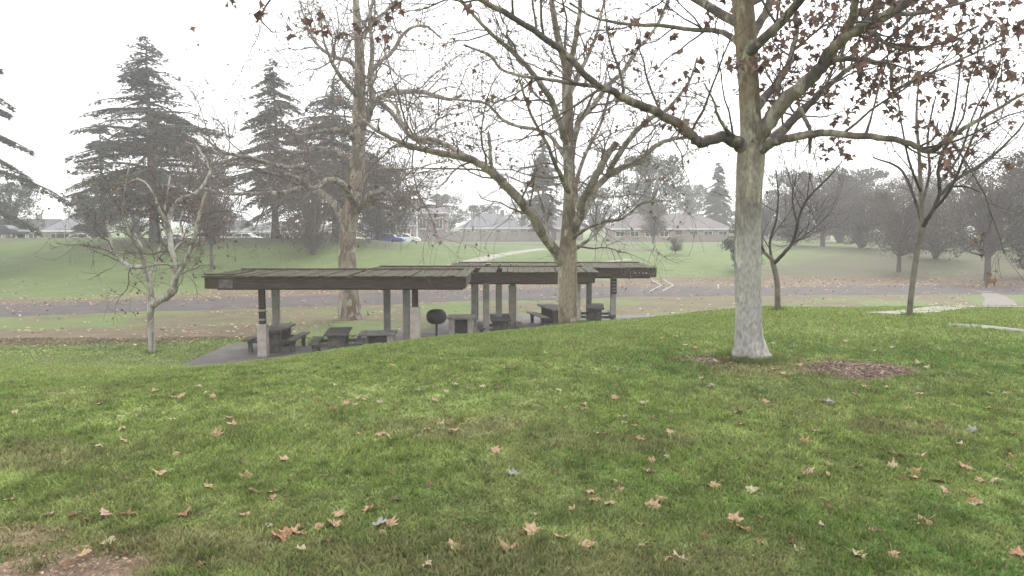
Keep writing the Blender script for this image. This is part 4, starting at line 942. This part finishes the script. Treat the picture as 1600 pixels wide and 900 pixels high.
CARP = {}
def car(u, Y0, color, label, L=4.5, rz=0.0, dz=0):
    key = 'c'; x = (u - 800) / F * Y0; gz = h(x, Y0) + .05
    t = thing('parked_car', (x, Y0, gz), label, 'car', 'cars parked along the street', rz)
    prof = [(-2.2, .45), (-2.22, .78), (-2.05, .9), (-1.55, .98), (-1.0, 1.40), (-.3, 1.47), (.55, 1.44), (1.2, 1.02), (1.9, .92), (2.2, .75), (2.22, .45)]
    n = len(prof); b = MB()
    W = [(-.86, 1.0), (-.88, 1.0), (.88, 1.0), (.86, 1.0)]
    def wy(z): return .88 if z < 1.0 else .88 - (z - 1.0) * .45
    for s in (-1, 1):
        for (px, pz) in prof: b.v.append((px, s * wy(pz), pz))
    b.f.append(tuple(range(n))); b.f.append(tuple(range(2 * n - 1, n - 1, -1)))
    for k in range(n): j = (k + 1) % n; b.f.append((k, n + k, n + j, j))
    body = b.build('body', color, t)
    for s in (-1, 1):
        b = MB(); q = lambda X_, Z_: (X_, s * (wy(Z_) + .006), Z_)
        for pts in ([(-1.35, 1.03), (-.95, 1.33), (-.3, 1.40), (-.25, 1.03)], [(-.18, 1.03), (-.22, 1.40), (.48, 1.38), (1.02, 1.03)]):
            P = [q(*p) for p in pts]; b.poly(P if s < 0 else P[::-1])
        b.build('side_windows', GLASS, t)
    for (xa, za, xb, zb) in ((-1.5, 1.03, -1.04, 1.36), (.64, 1.39, 1.14, 1.06)):
        b = MB(); nx_, nz_ = -(zb - za), (xb - xa); l = math.hypot(nx_, nz_); nx_, nz_ = nx_ / l * .01, nz_ / l * .01
        b.poly([(xa + nx_, -.72, za + nz_), (xb + nx_, -.66, zb + nz_), (xb + nx_, .66, zb + nz_), (xa + nx_, .72, za + nz_)]); b.build('windscreen', GLASS, t)
    for px in (-1.35, 1.35):
        for s in (-1, 1):
            b = MB(); b.tube([(px, s * .70, .32), (px, s * .885, .32)], .32, 18); w = b.build('tyre', M['blackmetal'], t)
            b = MB(); b.tube([(px, s * .886, .32), (px, s * .90, .32)], .19, 12); b.build('rim', M['concrete'], w)
    for s in (-1, 1):
        b = MB(); b.box(-2.24, -2.2, s * .68 - .14, s * .68 + .14, .66, .78); b.build('headlight', M['white'], t)
    return t
def paint(n, c):
    m = mat_noise(n, [tuple(k * .93 for k in c), c], .7, .3, spec=.5); return m
PW, PB, PD = paint('white_car_paint', (.75, .75, .74)), paint('blue_car_paint', (.04, .07, .35)), paint('dark_car_paint', (.03, .035, .04))
car(385, 93, PW, 'white parked car left of the narrow cedar trunk, showing above the bank')
car(338, 94, PW, 'white parked car farther left of the narrow cedar, behind the forked tree')
car(132, 94, PW, 'pale parked car in front of the round green tree at left')
car(606, 99, PB, 'blue parked car with a pale roof left of the white pole')
car(632, 108, PW, 'small white car tucked behind the blue car')
car(8, 84, PD, 'dark parked car at the left edge of the far bank')
car(278, 95, PW, 'pale parked car behind the tall layered cedar trunk')
x = (652 - 800) / F * 115; gz = h(x, 115)
t = thing('lamp_post', (x, 115, gz), 'slim white lamp post beside the left end of the long fence', 'lamp post')
b = MB(); b.tube([(0, 0, 0), (0, 0, 2.5), (0, 0, 5.4)], [.13, .11, .09], 10); b.build('pole', M['white'], t)
b = MB(); b.tube([(0, 0, 5.3), (.1, 0, 5.55), (.9, 0, 5.62)], .045, 6); b.build('arm', M['white'], t)
b = MB(); b.box(.8, 1.45, -.13, .13, 5.52, 5.66, .03); b.build('lamp_head', M['concrete'], t)
# low utility marker on the road side
px, py = ground(1122, 452)
t = thing('marker_post', (px, py, h(px, py)), 'little white marker post by the road left of the large plane trunk', 'post')
b = MB(); b.box(-.05, .05, -.05, .05, 0, .36, .01); b.build('stake', M['white'], t)
b = MB(); b.box(-.06, .06, -.06, .06, .363, .42, .01); b.build('cap', M['concrete'], t)

# ------------------------------------------------------------------ fallen leaves
def conv(lst, ox, oy, s): return [(ox + a[0] / s, oy + a[1] / s, a[2] if len(a) > 2 else None) for a in lst]
LV = []
LV += conv([(380,143),(480,168,'tan'),(560,125),(590,155),(620,170),(230,247),(240,298),(260,352,'tan'),(680,255,'tan'),(705,285,'tan'),(755,350),(460,402),(410,480,'tan'),(630,440),(790,565,'tan'),(880,565,'grey'),(860,590),(175,657,'pink'),(255,668,'tan'),(490,655,'orange'),(740,660,'grey'),(930,735,'orange'),(1045,712,'tan'),(1130,703,'tan'),(1140,662),(1250,635,'tan'),(1300,700,'grey'),(1040,185,'brown'),(1165,200),(1215,178),(1245,182),(1305,190),(1205,328),(1310,328,'tan'),(1145,390),(285,148),(145,198),(1120,117),(430,88,'brown'),(1075,92,'brown'),(1265,25,'brown'),(900,745,'orange'),(960,738,'tan')], 100, 560, 2.648)
LV += conv([(455,25),(295,47),(235,92),(735,122),(680,120,'brown'),(820,42),(935,105),(940,130),(1085,82),(1225,100),(230,192,'brown'),(205,220),(325,228,'tan'),(40,262,'tan'),(145,268,'brown'),(515,322,'grey'),(1015,248,'tan'),(1190,267,'orange'),(1110,160),(1120,195),(1260,175,'brown'),(1355,245,'tan'),(1430,285),(1245,372),(615,440,'grey'),(1105,475),(220,492,'brown'),(965,518,'tan'),(985,553,'tan'),(1100,520,'tan'),(1300,558,'tan'),(1255,597,'tan'),(65,560,'pink'),(890,605),(30,680,'grey'),(1215,683,'grey'),(700,705,'tan'),(590,795,'tan'),(1200,768),(1350,830),(345,800,'tan')], 600, 600, 3)
LV += conv([(30,20),(160,140,'pink'),(160,198),(440,190,'pink'),(475,280,'orange'),(425,325),(570,340),(140,368),(715,395),(590,400,'tan'),(470,440,'tan'),(480,430,'pink'),(230,515),(435,515),(580,555,'orange'),(600,600,'brown'),(140,658,'grey'),(190,690,'orange'),(275,755,'tan'),(445,790,'cream'),(800,688,'tan'),(880,810,'tan'),(1035,655,'tan'),(1145,520,'pink'),(1085,465,'tan'),(1240,540,'grey'),(1265,562,'orange'),(980,430,'orange'),(885,400),(870,330),(920,345,'tan'),(1000,345,'tan'),(1205,290),(1260,228,'grey'),(1300,470),(1365,470),(1435,345,'orange'),(1095,90),(1170,112),(1340,122),(1385,132,'tan'),(1100,185),(1150,190,'brown'),(1005,62),(585,97,'grey'),(715,62),(760,27),(1460,247),(1480,825,'orange'),(1220,400,'tan'),(1410,58)], 1100, 600, 3)
LV += conv([(175,525,'tan'),(35,728),(180,745),(465,625),(510,660,'grey'),(655,785),(795,745),(1100,742,'grey'),(1245,705,'brown'),(1290,668),(1510,635),(1550,705),(1550,548),(1590,570),(1330,485),(1185,437),(1145,437),(1120,375),(345,415),(265,425),(180,407),(935,290,'brown'),(1470,395,'brown'),(1420,470),(925,465,'grey'),(825,450),(435,470),(500,530,'tan'),(540,540,'pink'),(600,525,'tan'),(640,530,'tan'),(830,580,'tan'),(870,600),(400,700,'brown'),(700,600,'brown'),(390,460),(960,560),(1380,560,'tan')], 950, 400, 3.2)
rsl = random.Random(4)
for k in range(96):
    v = rsl.uniform(525, 890); u = rsl.uniform(10, 1590)
    if v < 600 - .06 * u: continue
    LV.append((u, v, rsl.choice(['cream', 'tan', 'tan', 'brown', 'brown', 'cream', 'small'])))
PROT = []
for k in range(9): PROT.append(leaf_shape(random.Random(100 + k), 1.0, rsl.uniform(.4, 1.0)))
def leaf_mesh(k, col):
    key = (k, col)
    if key not in leaf_cache:
        V_, F_ = PROT[k]; me = bpy.data.meshes.new('fallen_leaf')
        V2 = list(V_); F2 = list(F_); n = len(V2)   # petiole
        V2 += [(-.1, .012, .0), (-.1, -.012, .0), (-.62, -.008, .05), (-.62, .008, .05)]; F2 += [(n, n + 1, n + 2, n + 3)]
        me.from_pydata(V2, [], F2); me.materials.append(M['fallen'][col]); me.update(); leaf_cache[key] = me
    return leaf_cache[key]
leaf_cache = {}
ADJ = {'tan': 'tan', 'cream': 'pale straw coloured', 'orange': 'orange brown', 'brown': 'dark brown', 'grey': 'silvery grey', 'pink': 'pinkish'}
def zone(u, v):
    if v > 790: return 'on near grass ' + ('by the bare soil corner' if u < 420 else 'midway along the lower edge' if u < 1000 else 'right of the lower middle')
    if u > 1030 and v < 605 and u < 1400: return 'around the foot of the large plane tree'
    if v < 605: return 'on the mound crest ' + ('left of the shelters' if u < 400 else 'below the shelters' if u < 1030 else 'near the young tree')
    return 'on the lawn ' + ('in front of the forked tree' if u < 450 else 'in front of the barbecue' if u < 800 else 'in front of the central plane tree' if u < 1080 else 'in front of the large plane tree' if u < 1350 else 'in front of the young tree')
seen = {}
for (u, v, c) in LV:
    x, y = ground(u, v); 
    if y > 30: continue
    if c == 'grey' and rsl.random() < .5: c = 'tan'
    small = c == 'small'; big = c in ('tan', 'orange', 'grey', 'pink') and v > 600
    col = c if c in ADJ else rsl.choice(['cream', 'tan', 'tan'])
    o = bpy.data.objects.new('fallen_leaf', leaf_mesh(rsl.randrange(9), col)); COL.objects.link(o)
    s = rsl.uniform(.10, .14) if big else rsl.uniform(.08, .12)
    if c == 'brown' or small: s *= .75
    o.scale = (s, s, s * rsl.uniform(.8, 1.6)); o.location = (x, y, h(x, y) + .012 + .022 * min(1, max(0, (y - 5) / 4)))
    o.rotation_euler = (rsl.uniform(-.4, .4), rsl.uniform(-.4, .4), rsl.uniform(0, 6.28))
    tag(o, f"{ADJ[col]} {'small ' if s < .08 else ''}leaf {zone(u, v)}", 'leaf', 'fallen leaves on the lawn')

# scattered litter on worn bands and chips at tree (uncountable)
def scatter(name, pts, size, cols, mat, label, thick=.2):
    n = len(pts); rs = np.random.RandomState(6); P = np.array([(x, y, 0) for x, y in pts], float); P[:, 2] = H(P[:, 0], P[:, 1]) + size * thick + .05 * (np.abs(P[:, 1] - np.interp(P[:, 0], ROADC_X, ROADC_Y)) < 4.6)
    a = rs.rand(n) * 2 * PI; s = size * (.5 + rs.rand(n)); d = np.stack([np.cos(a), np.sin(a), (rs.rand(n) - .5) * .8], 1) * s[:, None]; b = np.stack([-np.sin(a), np.cos(a), (rs.rand(n) - .5) * .8], 1) * (s * .6)[:, None]
    V_ = np.stack([P - d, P + b * .8 + d * .2, P + d, P - b + d * .1, P + [0, 0, size * .25]], 1).reshape(-1, 3)
    i = np.arange(n)[:, None] * 5; T_ = np.concatenate([i + [[0, 1, 4]], i + [[1, 2, 4]], i + [[2, 3, 4]], i + [[3, 0, 4]]])
    c = np.array([cols[k] for k in rs.randint(0, len(cols), n)]) * (.7 + .6 * rs.rand(n))[:, None]
    o = link_mesh(name, V_, T_, mat, colors=np.repeat(c, 5, 0)); tag(o, label, 'litter', kind='stuff')
lp = []
rs2 = np.random.RandomState(12)
while len(lp) < 7500:
    x = rs2.uniform(-45, 50); y = rs2.uniform(24, 66); rc = np.interp(x, ROADC_X, ROADC_Y)
    yb = np.interp(x, [-60, -27, -20, -12, -8], [22, 25.5, 27.5, 29, 30.0])
    ok = (rc + 2 < y < rc + 10) or (x < -8 and yb - .5 < y < yb + 6) or rs2.rand() < .22
    if ok and vnoise(x * .4, y * .4) > rs2.rand() * .8 and not any(a[0] < x < a[1] and a[2] < y < a[3] for a in PADS): lp.append((x, y))
scatter('leaf_litter', lp, .085, [(.36, .24, .15), (.45, .34, .24), (.22, .12, .08), (.30, .21, .14)], M['litter'], 'dead leaves strewn over the worn ground beside the road')
cpts = []
for (px, py, rx, ry, a) in PT[:3]:
    for k in range(int(1700 * a * a * rx * ry / .5)):
        r = math.sqrt(random.random()); t_ = R(0, 6.28); cpts.append((px + math.cos(t_) * r * rx, py + math.sin(t_) * r * ry))
scatter('mulch', cpts, .022, [(.10, .058, .045), (.15, .095, .07), (.06, .038, .03), (.26, .20, .155)], M['chips'], 'reddish bark mulch scattered around the large plane tree')
cpts = []
for (px, py, rx, ry, a) in PT[3:6]:
    for k in range(int(1500 * rx * ry / .3 * a)):
        r = math.sqrt(random.random()); t_ = R(0, 6.28); cpts.append((px + math.cos(t_) * r * rx, py + math.sin(t_) * r * ry))
scatter('soil_crumbs', cpts, .010, [(.19, .13, .09), (.27, .19, .14), (.12, .08, .055)], M['chips'], 'reddish soil crumbs on the bare corner of the lawn')

# ------------------------------------------------------------------ haze, sky, sun
b = MB(); b.box(-590, 590, -59, 890, -6, 42)
hm = bpy.data.materials.new('haze'); hm.use_nodes = True; nt = hm.node_tree
for n in list(nt.nodes):
    if n.type != 'OUTPUT_MATERIAL': nt.nodes.remove(n)
pv = nt.nodes.new('ShaderNodeVolumePrincipled'); pv.inputs['Color'].default_value = (.985, .965, .985, 1); pv.inputs['Density'].default_value = .0015; pv.inputs['Anisotropy'].default_value = .1
nt.links.new(pv.outputs['Volume'], nt.nodes['Material Output'].inputs['Volume'])
tag(b.build('haze', hm), kind='stuff')

SUN_EL, SUN_AZ = math.radians(42), math.radians(30)   # sun high behind the fog, ahead and to the right
w = bpy.data.worlds.new('World'); scene.world = w; w.use_nodes = True; nt = w.node_tree; bg = nt.nodes['Background']
sky = nt.nodes.new('ShaderNodeTexSky'); sky.sky_type = 'NISHITA'; sky.sun_disc = False; sky.sun_elevation = SUN_EL; sky.sun_rotation = SUN_AZ
sky.dust_density = 6; sky.air_density = 1.0
hs = nt.nodes.new('ShaderNodeHueSaturation'); hs.inputs['Saturation'].default_value = .06; hs.inputs['Value'].default_value = 1.0
mx = nt.nodes.new('ShaderNodeMix'); mx.data_type = 'RGBA'; mx.inputs['Factor'].default_value = .7; mx.inputs[7].default_value = (8.0, 8.05, 8.3, 1)
nt.links.new(sky.outputs['Color'], hs.inputs['Color']); nt.links.new(hs.outputs['Color'], mx.inputs[6]); nt.links.new(mx.outputs[2], bg.inputs['Color'])
bg.inputs['Strength'].default_value = .15
sd = bpy.data.lights.new('sun', 'SUN'); sd.energy = .8; sd.angle = math.radians(25); sd.color = (1, .97, .92)
so = bpy.data.objects.new('sun', sd); COL.objects.link(so)
# direction towards the sun: azimuth measured from +Y towards +X
dx, dy, dz = math.sin(SUN_AZ) * math.cos(SUN_EL), math.cos(SUN_AZ) * math.cos(SUN_EL), math.sin(SUN_EL)
from mathutils import Vector
so.rotation_euler = Vector((dx, dy, dz)).to_track_quat('Z', 'Y').to_euler()
vs = scene.view_settings; vs.view_transform = 'Standard'; vs.look = 'None'; vs.exposure = 1.1; vs.gamma = 1; vs.use_curve_mapping = False
cy = scene.cycles; cy.use_denoising = True
try: cy.denoiser = 'OPENIMAGEDENOISE'
except Exception: pass
cy.max_bounces = 6; cy.diffuse_bounces = 3; cy.glossy_bounces = 2; cy.volume_bounces = 2; cy.transmission_bounces = 3; cy.transparent_max_bounces = 4
cy.use_adaptive_sampling = True
